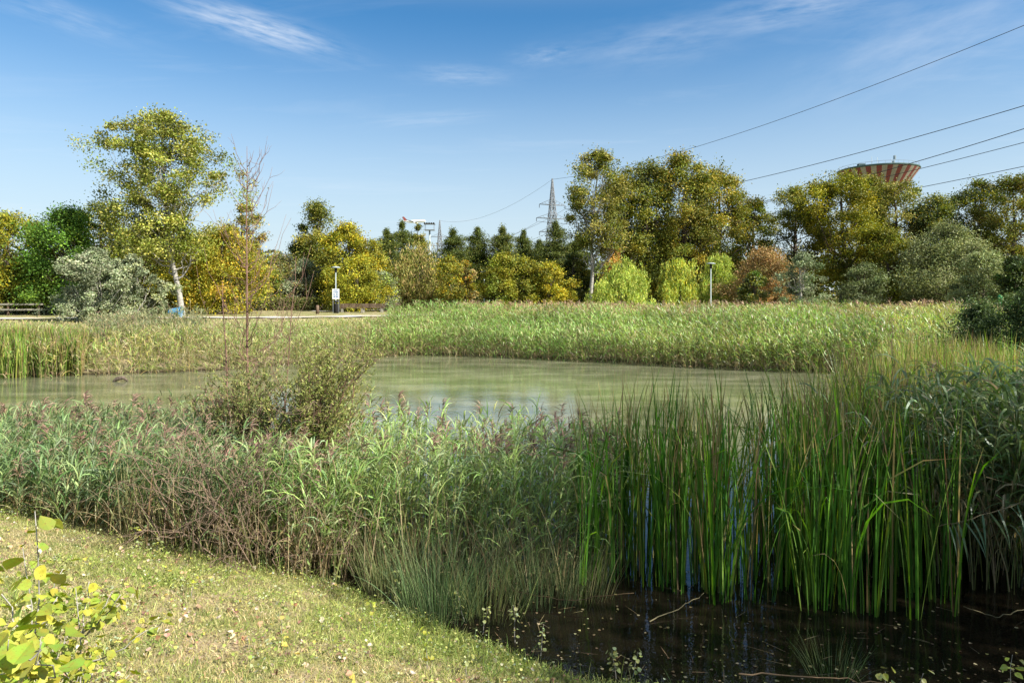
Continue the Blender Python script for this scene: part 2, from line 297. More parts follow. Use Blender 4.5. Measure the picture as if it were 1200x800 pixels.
# pond water
def water_mat():
    m = new_mat('murky_pond_water'); t = m.node_tree; n, l = t.nodes.new, t.links.new
    tc = n('ShaderNodeTexCoord')
    def nz(s, d, r, st=(1, 1, 1)):
        mp = n('ShaderNodeMapping'); mp.inputs['Scale'].default_value = st; l(tc.outputs['Object'], mp.inputs[0])
        q = n('ShaderNodeTexNoise'); q.inputs['Scale'].default_value = s; q.inputs['Detail'].default_value = d; q.inputs['Roughness'].default_value = r; l(mp.outputs[0], q.inputs['Vector']); return q.outputs['Fac']
    cr = n('ShaderNodeValToRGB'); e = cr.color_ramp.elements; e.new(.5)
    for k, (p, q) in enumerate([(.40, (.085, .098, .052)), (.52, (.145, .152, .088)), (.66, (.23, .232, .15))]): e[k].position = p; e[k].color = (*q, 1)
    l(nz(.35, 8, .68, (1, 2.2, 1)), cr.inputs[0])
    # colour goes almost black towards the near shore, painting in the shade there
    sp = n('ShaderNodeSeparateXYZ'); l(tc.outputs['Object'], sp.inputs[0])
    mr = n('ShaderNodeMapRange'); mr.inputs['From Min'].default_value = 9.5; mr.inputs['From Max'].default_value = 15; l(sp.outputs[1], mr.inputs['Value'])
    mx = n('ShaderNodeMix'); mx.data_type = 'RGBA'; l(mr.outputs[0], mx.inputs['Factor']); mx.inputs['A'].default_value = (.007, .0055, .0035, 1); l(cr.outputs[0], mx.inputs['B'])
    p = n('ShaderNodeBsdfPrincipled'); l(mx.outputs['Result'], p.inputs['Base Color']); p.inputs['IOR'].default_value = 1.45
    rr = n('ShaderNodeMapRange'); rr.inputs['From Min'].default_value = .4; rr.inputs['From Max'].default_value = .7; rr.inputs['To Min'].default_value = .01; rr.inputs['To Max'].default_value = .09
    l(nz(.22, 6, .6, (1, 2.5, 1)), rr.inputs['Value'])
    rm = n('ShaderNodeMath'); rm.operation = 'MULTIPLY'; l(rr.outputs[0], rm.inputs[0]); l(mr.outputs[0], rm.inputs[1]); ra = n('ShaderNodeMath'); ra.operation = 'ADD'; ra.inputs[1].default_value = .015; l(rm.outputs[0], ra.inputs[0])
    l(ra.outputs[0], p.inputs['Roughness'])
    bp = n('ShaderNodeBump'); bp.inputs['Strength'].default_value = .34; bp.inputs['Distance'].default_value = .01; l(nz(5, 3, .5, (1, 1.6, 1)), bp.inputs['Height']); l(bp.outputs[0], p.inputs['Normal'])
    o = n('ShaderNodeOutputMaterial'); l(p.outputs[0], o.inputs[0]); return m
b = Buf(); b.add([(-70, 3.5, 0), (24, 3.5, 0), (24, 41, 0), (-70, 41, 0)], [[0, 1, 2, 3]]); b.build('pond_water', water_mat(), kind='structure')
# gravel path behind the pond
def strip(name, xs, ys, w, mat, lift=.03):
    b = Buf(); xs = np.array(xs, float); ys = np.array(ys, float)
    t = np.linspace(0, len(xs) - 1, 90); X = np.interp(t, np.arange(len(xs)), xs); Y = np.interp(t, np.arange(len(ys)), ys)
    dx, dy = np.gradient(X), np.gradient(Y); L = np.hypot(dx, dy); nx_, ny_ = -dy / L, dx / L; V = []
    for k in (-1, -.5, 0, .5, 1): xx = X + nx_ * w / 2 * k; yy = Y + ny_ * w / 2 * k; V.append(np.stack([xx, yy, gz(xx, yy) + lift], -1))
    V = np.stack(V, 1); i = np.arange(89)[:, None] * 5; j = np.arange(4)[None]
    b.add(V, np.stack([i + j, i + j + 1, i + 5 + j + 1, i + 5 + j], -1).reshape(-1, 4)); b.build(name, mat, kind='structure')
strip('path', [-60, -40, -28, -18, -8, 5, 30, 80], [49, 50, 52, 54, 60, 66, 70, 74], 2.3, PATH, .09)
strip('side_path', [-20, -14, -8], [70, 78, 82], 2.2, PATH, .09)
#TREES
# ------------------------------------------------------------------ tall structures
def lattice(b, half, zs, c=(0, 0), rad=.12, rz=.3, mi=0):
    """square lattice mast: half(z) gives half width"""
    cs = [(1, 1), (-1, 1), (-1, -1), (1, -1)]; cr, srr = cos(rz), sin(rz)
    def pt(k, z):
        h = half(z); x, y = cs[k % 4][0] * h, cs[k % 4][1] * h; return (c[0] + x * cr - y * srr, c[1] + x * srr + y * cr, z)
    segs = []
    for z0, z1 in zip(zs[:-1], zs[1:]):
        for k in range(4):
            segs += [(pt(k, z0), pt(k, z1)), (pt(k, z0), pt(k + 1, z1)), (pt(k + 1, z0), pt(k, z1)), (pt(k, z1), pt(k + 1, z1))]
    P = np.array(segs); tubes(b, P, rad, sides=4, mi=mi, smooth=False)
def pylon(loc, label, rz):
    x, y = loc; g = gz1(x, y); t = empty('electricity_pylon', (x, y, g), label, 'pylon', 'lattice pylons of the power line')
    b = Buf(); H = 41 - g; hf = lambda z: .25 + (1 - z / H) * 2.6 if z < H * .62 else .12 + (1 - z / H) * 2.9
    lattice(b, hf, [0, 5, 9.5, 13.5, 17, 20, 22.5, 25, 27.5, 30, 32, 34, 36, 38, H], (0, 0), .10, rz)
    b.v = [v + np.array((x, y, g)) for v in b.v]; b.build('lattice_mast', STEEL, t)
    dx, dy = cos(rz), sin(rz)
    for z, a in ((32.6 - g, 4.6), (28.2 - g, 5.6), (23.8 - g, 4.6)):
        b = Buf()
        for s in (-1, 1):
            for o in (-1, 1):
                r = [(x + o * -dy * .9, y + o * dx * .9, g + z), (x + s * dx * a, y + s * dy * a, g + z)]
                tubes(b, [r], .09, sides=4)
            tubes(b, [[(x, y, g + z + 2.0), (x + s * dx * a, y + s * dy * a, g + z)]], .06, sides=4)
            for q in (.35, .6, .8): tubes(b, [[(x + s * dx * a * q, y + s * dy * a * q, g + z + 2.0 * (1 - q)), (x + s * dx * a * (q - .15), y + s * dy * a * (q - .15), g + z)]], .05, sides=4)
        b.build('crossarm', STEEL, t)
        for s in (-1, 1):
            b = Buf(); p = [(.04, 0)]
            for k in range(8): p += [(.13, -.1 - k * .14), (.05, -.17 - k * .14)]
            lathe(b, p, (x + s * dx * a, y + s * dy * a, g + z), 8); b.build('insulator', DARK, t)
    return t
PA = np.array([13., 220.]); DV = np.array([49., -120.]); PC = PA + DV * 1.3; PB = PA - DV * 1.0
prz = math.atan2(49, 120)
pylon(tuple(PA), 'tall steel lattice pylon with three crossarms rising behind the pines left of the tall poplar', prz)
pylon(tuple(PB), 'smaller farther lattice pylon just right of the floodlight mast', prz)
pylon(tuple(PC), 'near lattice pylon carrying the wires beyond the right edge', prz)
perp = np.array([cos(prz), sin(prz)])
def wire(off, za, ytarget, label, r):
    a = PA + perp * off; s = (0.75 * a[1] - a[0]) / (DV[0] - .75 * DV[1]); Y = a[1] + DV[1] * s; z1 = EYE + (HZ - ytarget) / F * Y; uu = s / 1.3
    sag = (za - z1) / (4 * uu * (1 - uu)); t = np.linspace(0, 1, 60)
    P = np.stack([a[0] + DV[0] * 1.3 * t, a[1] + DV[1] * 1.3 * t, za - 4 * sag * t * (1 - t)], -1)
    b = Buf(); tubes(b, P[None], r, sides=4); b.build('power_line', DARK, label=label, category='power line', group='wires of the power line')
    if ytarget is not None:
        t = np.linspace(0, 1, 40); a2 = a - DV; P = np.stack([a[0] + (a2[0] - a[0]) * t, a[1] + (a2[1] - a[1]) * t, za - 20 * t * (1 - t)], -1)
        b = Buf(); tubes(b, P[None], r, sides=4)
        b.build('power_line', STEEL, label='faint distant wire between the two pylons, continuing the ' + label.split(' ')[0] + ' one at right', category='power line', group='wires of the power line')
WD = [(0, 40.8, 30, 'topmost of the black wires crossing the sky at right', .045), (4.6, 31.5, 124, 'second wire from the top over the right trees', .055),
      (-4.9, 27.1, 151, 'third wire from the top over the right trees', .05), (5.4, 27.1, 167, 'fourth wire from the top, just above the striped water tower', .045), (4.6, 22.7, 195, 'lowest wire over the right trees', .045)]
for a in WD: wire(*a)
# water tower
WX, WY = 142.0, 265.0
t = empty('water_tower', (WX, WY, gz1(WX, WY)), 'red and white striped concrete water tower bowl showing above the right trees', 'water tower')
g = gz1(WX, WY); ztop = EYE + (HZ - 199) / F * WY
b = Buf(); lathe(b, [(4.2, g), (3.4, g + 8), (3.2, ztop - 14)], (WX, WY, 0), 32); b.build('shaft', CONCRETE, t)
b = Buf(); ns = 48; a0 = np.arange(ns * 3 + 1) * 2 * pi / (ns * 3); pr = [(3.2, ztop - 14), (6.0, ztop - 11.6), (9.6, ztop - 7.2), (13.6, ztop - 1.6), (14.2, ztop - .7)]
for k in range(ns * 3):
    for (r0, z0), (r1, z1) in zip(pr[:-1], pr[1:]):
        A, B_ = a0[k], a0[k + 1]
        b.add([(WX + r0 * cos(A), WY + r0 * sin(A), z0), (WX + r0 * cos(B_), WY + r0 * sin(B_), z0), (WX + r1 * cos(B_), WY + r1 * sin(B_), z1), (WX + r1 * cos(A), WY + r1 * sin(A), z1)], [[0, 1, 2, 3]], None, (k // 3) % 2)
b.build('bowl', [STRIPE_RED, CONCRETE], t)
b = Buf(); lathe(b, [(14.25, ztop - .7), (14.5, ztop - .35), (14.3, ztop), (8, ztop + 1.0), (2.5, ztop + 1.7), (.4, ztop + 1.8)], (WX, WY, 0), 48); b.build('roof', ROOF, t)
b = Buf()
for k in range(40):
    A = k * 2 * pi / 40; tubes(b, [[(WX + 14 * cos(A), WY + 14 * sin(A), ztop), (WX + 14 * cos(A), WY + 14 * sin(A), ztop + 1.0)]], .04, sides=4)
A = np.linspace(0, 2 * pi, 60); tubes(b, [np.stack([WX + 14 * np.cos(A), WY + 14 * np.sin(A), A * 0 + ztop + 1.0], -1)], .05, sides=4); b.build('railing', STEEL, t)
for (ox, oy, h, dish) in ((4.3, -4, 4.2, 1), (3.6, -3, 3.1, 0), (-5, -5, 3.5, 0), (-3.4, -6, 3.0, 0), (5.0, -2, 2.6, 1)):
    b = Buf(); z0 = ztop + .6; tubes(b, [[(WX + ox, WY + oy, z0), (WX + ox, WY + oy, z0 + h)]], .07, sides=5)
    if dish:
        for q in (0, 1, 2): box(b, (WX + ox + .35 * cos(q * 2.1), WY + oy + .35 * sin(q * 2.1), z0 + h - .8), (.28, .2, 1.5), rz=q * 2.1)
    b.build('antenna', GREY_PAINT, t)
b = Buf(); box(b, (WX - 9.5, WY - 6, ztop + .7), (2.5, 1.5, .8)); b.build('roof_hatch', ROOF, t)
# floodlight mast
fx, fy = (503.5 - 600) / F * 260, 260.; g = gz1(fx, fy); zt = EYE + (HZ - 270) / F * fy
t = empty('floodlight_mast', (fx, fy, g), 'floodlight mast with a square platform of lamps beside the pine tops', 'floodlight mast')
b = Buf(); lathe(b, [(.6, g), (.3, zt)], (fx, fy, 0), 12); b.build('pole', GREY_PAINT, t)
b = Buf(); box(b, (fx, fy, zt + .1), (3.8, 3.2, .2))
for i in (-1, 1):
    for j in (-1, 1): tubes(b, [[(fx + 1.7 * i, fy + 1.4 * j, zt), (fx + 1.7 * i, fy + 1.4 * j, zt + 2.4)]], .07, sides=4)
box(b, (fx, fy, zt + 2.4), (4.2, 3.2, .12)); b.build('platform', STEEL, t)
for k in range(5):
    b = Buf(); box(b, (fx - 1.7 + k * .85, fy - 1.7, zt + 2.55), (.6, .3, .55)); b.build('floodlight', DARK, t)
# airliner coming in to land, far behind the trees
def airliner():
    D = 900.; c = np.array([(486 - 600) / F * D, D, EYE + (HZ - 259.5) / F * D]); g = empty('airliner', c, 'white airliner with a red tail flying low above the pine tops', 'airplane')
    hd = R(-14); pit = R(-1.5)
    fw = np.array([cos(hd) * cos(pit), sin(hd) * cos(pit), -sin(pit) * -1 * 0 + sin(-pit) * 0 + .02]); fw /= np.linalg.norm(fw); rt = np.cross(fw, [0, 0, 1]); rt /= np.linalg.norm(rt); up = np.cross(rt, fw)
    T = lambda p: c + p[..., 0:1] * fw + p[..., 1:2] * rt + p[..., 2:3] * up
    L = 31.; pr = np.array([(-.5, .12, 1.0), (-.44, .55, .7), (-.36, 1.1, .35), (-.25, 1.7, .08), (-.1, 1.9, 0), (.3, 1.9, 0), (.4, 1.75, -.05), (.46, 1.2, -.25), (.49, .6, -.45), (.5, .1, -.55)])
    A = np.arange(16) * 2 * pi / 16; V = np.stack([pr[:, :1] * L + 0 * A, pr[:, 1:2] * np.cos(A), pr[:, 1:2] * np.sin(A) + pr[:, 2:3]], -1)
    b = Buf(); i = np.arange(len(pr) - 1)[:, None] * 16; j = np.arange(16)[None]; j2 = (j + 1) % 16
    b.add(T(V.reshape(-1, 3)), np.stack([i + j, i + j2, i + 16 + j2, i + 16 + j], -1).reshape(-1, 4), None, 0, True); b.build('fuselage', WHITE, g)
    def slab(name, o, mat, th):
        o = np.array(o, float); b = Buf(); n = np.cross(o[1] - o[0], o[3] - o[0]); n = n / np.linalg.norm(n) * th
        b.add(T(np.concatenate([o + n, o - n])), [[0, 1, 2, 3], [7, 6, 5, 4], [0, 4, 5, 1], [1, 5, 6, 2], [2, 6, 7, 3], [3, 7, 4, 0]]); b.build(name, mat, g)
    for s in (-1, 1):
        slab('wing', [(4, 1.5 * s, -1), (-1.5, 1.5 * s, -1), (-6.5, 15.5 * s, .8), (-4.8, 15.5 * s, .8)], STEEL, .22)
        slab('tailplane', [(-11.5, .8 * s, .6), (-14.5, .8 * s, .6), (-15.8, 5.4 * s, 1.1), (-14.4, 5.4 * s, 1.1)], WHITE, .12)
        b = Buf(); p = np.array([(2.8, .6), (2.2, 1.0), (0, 1.0), (-1.6, .5)]); A = np.arange(12) * pi / 6
        V = np.stack([p[:, :1] + 0 * A, p[:, 1:] * np.cos(A) + 5 * s, p[:, 1:] * np.sin(A) - 1.9], -1).reshape(-1, 3); i = np.arange(3)[:, None] * 12; j = np.arange(12)[None]
        b.add(T(V), np.stack([i + j, i + (j + 1) % 12, i + 12 + (j + 1) % 12, i + 12 + j], -1).reshape(-1, 4), None, 0, True); b.build('engine', WHITE, g)
    slab('tail_fin', [(-9.6, 0, 1.6), (-15., 0, 1.2), (-17.4, 0, 7.0), (-15.2, 0, 7.0)], TAILRED, .2)
airliner()
# street lamps along the path
def lamp(px, ytop, D, label, tall=4.4):
    x = (px - 600) / F * D; g = gz1(x, D); zt = EYE + (HZ - ytop) / F * D
    t = empty('street_lamp', (x, D, g), label, 'street lamp', 'street lamps along the park path')
    b = Buf(); lathe(b, [(.085, g), (.085, g + .8), (.055, g + .82), (.05, zt - .1)], (x, D, 0), 10); b.build('pole', GREY_PAINT, t)
    b = Buf(); lathe(b, [(.08, zt - .5), (.13, zt - .45), (.13, zt - .15), (.06, zt - .1)], (x, D, 0), 12); b.build('lamp_glass', DARK, t)
    b = Buf(); lathe(b, [(.10, zt - .1), (.42, zt - .08), (.45, zt - .02), (.25, zt + .05), (.05, zt + .07)], (x, D, 0), 18); b.build('lamp_shade', GREY_PAINT, t)
for a in ((288, 320, 72, 'pale green lamp post left of the white notice board, behind the bare saplings'), (393.5, 313, 66, 'grey lamp post directly behind the white notice board'), (567.5, 318.5, 74, 'grey lamp post in front of the pines, left of the tall poplar'),
          (648, 331, 92, 'dim far lamp post in the shade of the yellow tree row'), (833, 308.5, 66, 'tall lamp post in front of the yellow-green willow shrub'), (868, 319, 82, 'shorter lamp post in front of the rust coloured bush'),
          (1101, 326, 86, 'lamp post before the dark trees at right'), (1113, 323, 95, 'fainter lamp post just behind the right hand one')): lamp(*a)
# notice board on the lamp pole and the black bin under it
D = 65.4; x = (393.5 - 600) / F * D; z0 = EYE - (345 - HZ) / F * D
t = empty('notice_board', (x, D, gz1(x, D)), 'white notice board with blue pictograms mounted in front of a lamp post', 'notice board')
b = Buf(); box(b, (x, D, z0 + .05), (.66, .03, .98)); b.build('board', WHITE, t)
b = Buf()
for (u_, v_, w_, h_) in ((0, .40, .40, .05), (-.05, .30, .34, .03), (.1, .17, .28, .12), (-.16, .17, .12, .12), (-.15, -.03, .13, .13), (.08, -.03, .1, .13), (.2, -.03, .08, .1), (0, -.16, .46, .03), (-.13, -.28, .16, .12), (.12, -.28, .2, .12)):
    box(b, (x + u_, D - .02, z0 + .05 + v_), (w_, .012, h_))
b.build('printed_notice', INK, t)
b = Buf()
for s in (-.28, .28): tubes(b, [[(x + s, D + .05, gz1(x, D)), (x + s, D + .05, z0 + .5)]], .025, sides=6)
b.build('post', STEEL, t)
t = empty('litter_bin', (x - .02, D + .7, gz1(x, D + .7)), 'black litter bin standing under the white notice board', 'litter bin')
gb = gz1(x, D + .7); b = Buf(); lathe(b, [(.24, gb), (.28, gb + .1), (.30, gb + .85), (.31, gb + .9)], (x - .12, D + .7, 0), 16); b.build('bin_body', DARK, t)
b = Buf(); lathe(b, [(.31, gb + 1.05), (.26, gb + 1.18), (.08, gb + 1.24)], (x - .12, D + .7, 0), 16)
for s in (-.27, .27): box(b, (x - .12 + s, D + .7, gb + .98), (.03, .05, .22))
b.build('bin_lid', DARK, t)
def bench(px, D, w, label):
    x = (px - 600) / F * D; g = gz1(x, D); t = empty('park_bench', (x, D, g), label, 'bench', 'benches by the path')
    b = Buf()
    for k in range(4): box(b, (x, D - .18 + k * .12, g + .45), (w, .10, .04))
    b.build('seat', WOOD, t); b = Buf()
    for k in range(3): box(b, (x, D + .27 + k * .03, g + .58 + k * .13), (w, .03, .10))
    b.build('backrest', WOOD, t)
    for s in (-1, 1):
        b = Buf(); box(b, (x + s * w * .38, D + .0, g + .215), (.22, .42, .43)); box(b, (x + s * w * .38, D + .31, g + .45), (.05, .04, .85)); b.build('leg', CONCRETE, t)
bench(413, 68, 2.6, 'low wooden bench right of the notice board'); bench(437, 69, 2.4, 'low wooden bench on pale concrete legs, second to the right of the notice board'); bench(457, 72, 2.2, 'farther wooden bench on the pale side path')
x = (372 - 600) / F * 64; b = Buf(); g = gz1(x, 64); lathe(b, [(.16, g), (.16, g + .75), (.11, g + .8), (.02, g + .82)], (x, 64, 0), 10); b.build('bollard', WOOD, label='short brown wooden post left of the notice board', category='post')
# blue plastic tub dropped under the leaning poplar
x, D = (207 - 600) / F * 55, 55; g = gz1(x, D); t = empty('plastic_tub', (x, D, g), 'blue plastic tub lying on its side under the leaning poplar trunk', 'tub')
rng = np.random.default_rng(5)
b = Buf(); A = np.arange(18) * 2 * pi / 18; pr = [(.30, -.45), (.33, -.42), (.36, 0), (.40, .42), (.44, .45)]; V = []
for r_, l_ in pr: V.append(np.stack([x + l_ + 0 * A, D - .2 + r_ * np.cos(A), g + .43 + r_ * np.sin(A) + .08 * l_], -1))
i = np.arange(4)[:, None] * 18; j = np.arange(18)[None]; b.add(np.concatenate(V), np.stack([i + j, i + (j + 1) % 18, i + 18 + (j + 1) % 18, i + 18 + j], -1).reshape(-1, 4), None, 0, True)
b.f.append((np.array([np.arange(18)]) + 0, np.full((1, 3), .5), np.array([0]), False)); b.build('tub_body', BLUE, t)
b = Buf(); tubes(b, [np.stack([x + .46 + 0 * A, D - .2 + .45 * np.cos(A), g + .46 + .45 * np.sin(A)], -1)[list(range(18)) + [0]]], .03, sides=5); b.build('rim', BLUE, t)
# green marker post at the right
x, D = (1172 - 600) / F * 48, 48; g = gz1(x, D); b = Buf(); lathe(b, [(.10, g), (.10, g + 1.5), (.13, g + 1.52), (.13, g + 1.7), (.03, g + 1.75)], (x, D, 0), 10); b.build('marker_post', GREEN_PAINT, label='bright green post in the shaded bushes at the far right', category='post')
# plank fence at the left
def fence():
    t = empty('wooden_fence', (-44, 58, gz1(-44, 58)), 'low pale wooden rail fence at the left edge before the yellow tree', 'fence')
    for k in range(4):
        x = -48 + k * 2.6; g = gz1(x, 58); b = Buf(); box(b, (x, 58, g + .55), (.12, .12, 1.1)); b.build('post', WOOD, t)
    for h in (.5, .95): b = Buf(); g = gz1(-44, 58); box(b, (-44, 57.92, g + h), (8.4, .04, .14)); b.build('rail', CONCRETE, t)
fence()

# ------------------------------------------------------------------ trees
def prof_oval(t): return np.sqrt(np.clip(1 - (2 * t - 1.0) ** 2, 0, 1)) ** .9
def prof_dome(t): return np.clip(1 - t ** 2.6, 0, 1) ** .6 * np.clip(.62 + t * 1.4, 0, 1)
def prof_broad(t): return np.clip(1 - t ** 4.5, 0, 1) ** .55 * np.clip(.55 + t * .7, 0, 1)
def prof_shrub(t): return np.clip(1 - t ** 2.2, 0, 1) ** .6 * np.clip(.85 + t, 0, 1)
def prof_column(t): return np.clip(np.sin(np.clip(t * .93 + .07, 0, 1) * pi) ** .55, 0, 1)
def prof_cone(t): return np.clip(1 - t, 0, 1) ** .55 * np.clip(.5 + t * 4, 0, 1) + .06
def curve(a, c, rng, K=6, lift=.15, jit=.05):
    """limb polylines from a (n,3) to c (n,3)"""
    t = np.linspace(0, 1, K)[None, :, None]; L = np.linalg.norm(c - a, axis=-1)[:, None, None]
    P = a[:, None] * (1 - t) + c[:, None] * t; P[..., 2:3] += np.sin(t * pi) * L * -lift * .5 + 0
    P[:, 1:-1] += rng.normal(size=P[:, 1:-1].shape) * L * jit; return P
def tree(label, px, top, hw, D, cols, kind='round', cb=.25, nc=70, nl=14000, ls=.30, sig=.15, seed=1, trunk=.02, lean=0., bark=None, cat='tree', name='tree', flat=.75, thin=.5, skew=0., limbs=26, mat=None, group='trees around the pond', wts=None, lob=.28, depth=.9, base=None, cv=.22):
    if kind == 'pine': hw *= 1.45; nl = int(nl * 1.4)
    if kind == 'willow': lob = .45
    cols = [tuple(1.22 * q for q in c_) for c_ in cols]
    if D > 40 and kind != 'willow': ls *= .72; nl = int(nl * 2.0); hw *= 1.1; sig *= .84; nc = int(nc * 1.25); cv *= 1.25
    rng = np.random.default_rng(seed); x = (px - 600) / F * D; bx = x if base is None else (base - 600) / F * D
    g = gz1(bx, D); zt = EYE + (HZ - top) / F * D; H = zt - g; Rr = hw / F * D; bark = bark or BARK; mat = mat or FOL
    prof = dict(broad=prof_broad, round=prof_oval, dome=prof_dome, shrub=prof_shrub, column=prof_column, pine=prof_cone, willow=prof_shrub)[kind]
    t = empty(name, (bx, D, g), label, cat, group)
    tr = Buf(); cr = Buf(); K = 9; tt = np.linspace(0, 1, K); r0 = max(.06, H * trunk)
    tw = np.stack([bx + (x - bx) * np.clip(tt * 1.15, 0, 1) ** .8 + np.cumsum(rng.normal(size=K)) * H * .006, D + np.cumsum(rng.normal(size=K)) * H * .006, g - .1 + tt * H * .93], -1); tw[0, 0] = bx; tw[0, 1] = D
    at = lambda f: np.stack([np.interp(f, tt, tw[:, k]) for k in range(3)], -1)
    if kind != 'shrub': tubes(tr, tw[None], (r0 * (1 - tt) ** .8 + .025)[None] * np.where(tt < .05, 1.12, 1), sides=9)
    ph0 = rng.uniform(0, 6, 3)
    def lobef(ph, t_): return 1 + lob * (np.sin(2 * ph + ph0[0] + 3 * t_) * .5 + np.sin(3 * ph + ph0[1] - 5 * t_) * .5) + lob * .6 * np.sin(9 * t_ + ph0[2] + ph)
    if kind == 'pine':
        nb = nc; f = np.sort(rng.uniform(0, 1, nb)) ** 1.0; f = np.round(f * 13) / 13 + rng.normal(size=nb) * .012; f = np.clip(f, 0, .97)
        ph = rng.uniform(0, 2 * pi, nb); rr = Rr * prof(f) * rng.uniform(.65, 1.12, nb) * lobef(ph, f)
        z = g + H * (cb + (1 - cb) * f); st = at(np.clip(cb + (1 - cb) * f, 0, 1)); en = st + np.stack([np.cos(ph) * rr, np.sin(ph) * rr, .10 * rr + rng.normal(size=nb) * .06 * Rr], -1)
        P = curve(st, en, rng, 5, .2, .03); tubes(tr, P, np.linspace(1, .3, 5)[None] * (r0 * .18), sides=4)
        q = rng.uniform(.25, 1.03, (nb, 7)); C = st[:, None] * (1 - q[..., None]) + en[:, None] * q[..., None]; C = C.reshape(-1, 3) + rng.normal(size=(nb * 7, 3)) * np.array([.10, .10, .03]) * Rr
        m = max(3, nl // len(C)); LP = np.repeat(C, m, 0) + rng.normal(size=(len(C) * m, 3)) * Rr * np.array([sig, sig, sig * .55]) * .8
        tipn = int(nl * .04); LP = np.concatenate([LP, np.array([tw[-1][0], tw[-1][1], zt - .03 * H]) + rng.normal(size=(tipn, 3)) * np.array([.06 * Rr, .06 * Rr, .03 * H])])
        cc = pal(rng, len(LP), cols, .22, wts); rhombs(cr, LP, ls * rng.uniform(.6, 1.3, len(LP)), ls * .28, rng, cc, (0, 0, .8))
    else:
        f = rng.uniform(.02, 1, nc); ph = rng.uniform(0, 2 * pi, nc); uu = rng.uniform(thin ** 2, 1, nc) ** .5
        rr = Rr * prof(f) * uu * lobef(ph, f) * .97
        base_z = g + H * cb; C = np.stack([x + skew * Rr * f + np.cos(ph) * rr, D + np.sin(ph) * rr * depth, base_z + (H * (1 - cb) * (1 - sig * Rr / H * 1.0)) * f], -1)
        C[:, 2] = base_z + (C[:, 2] - base_z) * (zt - 1.5 * sig * Rr * flat - base_z) / (C[:, 2].max() - base_z)
        if kind == 'shrub':
            st = np.stack([bx + rng.normal(size=nc) * Rr * .15, D + rng.normal(size=nc) * Rr * .15, np.full(nc, g - .05)], -1)[:limbs]
            P = curve(st, C[:limbs], rng, 6, .25, .03); tubes(tr, P, np.linspace(1, .25, 6)[None] * max(.02, r0 * .35), sides=5)
        else:
            o = np.argsort(-C[:, 2])[::max(1, nc // limbs)][:limbs]; fs = np.clip((C[o, 2] - g) / H * rng.uniform(.5, .82, len(o)), cb * .55, .9); st = at(fs)
            P = curve(st, C[o], rng, 6, .22, .045); tubes(tr, P, np.linspace(1, .18, 6)[None] * (r0 * .42 * (1.15 - fs))[:, None], sides=5)
            sub = rng.integers(0, len(o), len(o) * 3); s0 = P[sub, rng.integers(2, 5, len(sub))]; e0 = s0 + nrm(rng.normal(size=(len(sub), 3)) + [0, 0, .7]) * Rr * rng.uniform(.15, .4, (len(sub), 1))
            tubes(tr, curve(s0, e0, rng, 4, .1, .05), np.linspace(1, .3, 4)[None] * r0 * .10, sides=3)
        wgt = rng.uniform(.4, 1.6, nc); wgt /= wgt.sum(); k = rng.choice(nc, nl, p=wgt)
        s = sig * Rr * rng.uniform(.6, 1.35, nc)
        clc = 1 + cv * rng.normal(size=(nc, 1)); ch = rng.normal(size=nc)   # clumps differ in tint from limb to limb
        if kind == 'willow':
            ns = nl // 9; k = rng.choice(nc, ns, p=wgt); S0 = C[k] + rng.normal(size=(ns, 3)) * s[k][:, None]; Ls = rng.uniform(.3, 1, ns) ** 1.5 * np.minimum(H * .30, (S0[:, 2] - g) * .9)
            q = np.linspace(0, 1, 9)[None]; out_ = nrm((S0 - [x, D, 0]) * [1, 1, 0]) * (Rr * .12)
            LP = S0[:, None] + out_[:, None] * np.sqrt(q)[..., None]; LP[..., 2] -= q * Ls[:, None]; LP = LP.reshape(-1, 3) + rng.normal(size=(ns * 9, 3)) * ls * .3
            cc = pal(rng, ns * 9, cols, .15, wts) * np.repeat(clc[k], 9, 0); al = np.tile([0, 0, -1.], (len(LP), 1)); rhombs(cr, LP, ls * rng.uniform(.7, 1.5, len(LP)), ls * .30, rng, cc, (0, 0, .2), along=al)
        else:
            LP = C[k] + rng.normal(size=(nl, 3)) * s[k][:, None] * np.array([1, 1, flat])
            if kind == 'shrub': LP[:, 2] = np.maximum(LP[:, 2], g + .1)
            ci = np.clip(((ch[k] + rng.normal(size=nl) * .8) * .32 + .5), 0, .999)
            ca = np.array(cols, float); cc = ca[(ci * len(ca)).astype(int)] if wts is None else ca[rng.choice(len(ca), nl, p=wts)]
            cc = np.clip(cc * clc[k] * (1 + .13 * rng.normal(size=(nl, 1))) * (1 + .05 * rng.normal(size=(nl, 3))), .004, .9)
            rhombs(cr, LP, ls * rng.uniform(.55, 1.3, nl), ls * .62 * rng.uniform(.6, 1.2, nl), rng, cc, (0, 0, .55))
    tr.build('trunk' if kind != 'shrub' else 'stems', bark, t); cr.build('crown', mat, t)
    return t
OLIVE = [(.10, .125, .020), (.14, .155, .024), (.18, .175, .026), (.085, .11, .020), (.22, .20, .035)]
POPL = [(.11, .125, .028), (.17, .175, .04), (.22, .20, .05), (.27, .25, .09), (.12, .12, .03)]
YELG = [(.20, .21, .022), (.27, .25, .022), (.13, .16, .02), (.34, .27, .02)]
YEL = [(.40, .27, .02), (.40, .24, .02), (.28, .24, .02), (.18, .19, .02), (.34, .16, .02)]
GRN = [(.06, .13, .018), (.09, .17, .02), (.05, .10, .018), (.13, .20, .025)]
DGR = [(.045, .065, .018), (.065, .085, .02), (.085, .10, .024), (.035, .055, .018)]
PIN = [(.04, .062, .014), (.06, .085, .017), (.09, .112, .02), (.125, .135, .026)]
SIL = [(.17, .20, .11), (.23, .26, .15), (.12, .15, .07), (.28, .30, .19)]
WIL = [(.27, .34, .06), (.34, .40, .08), (.19, .27, .05), (.40, .42, .08)]
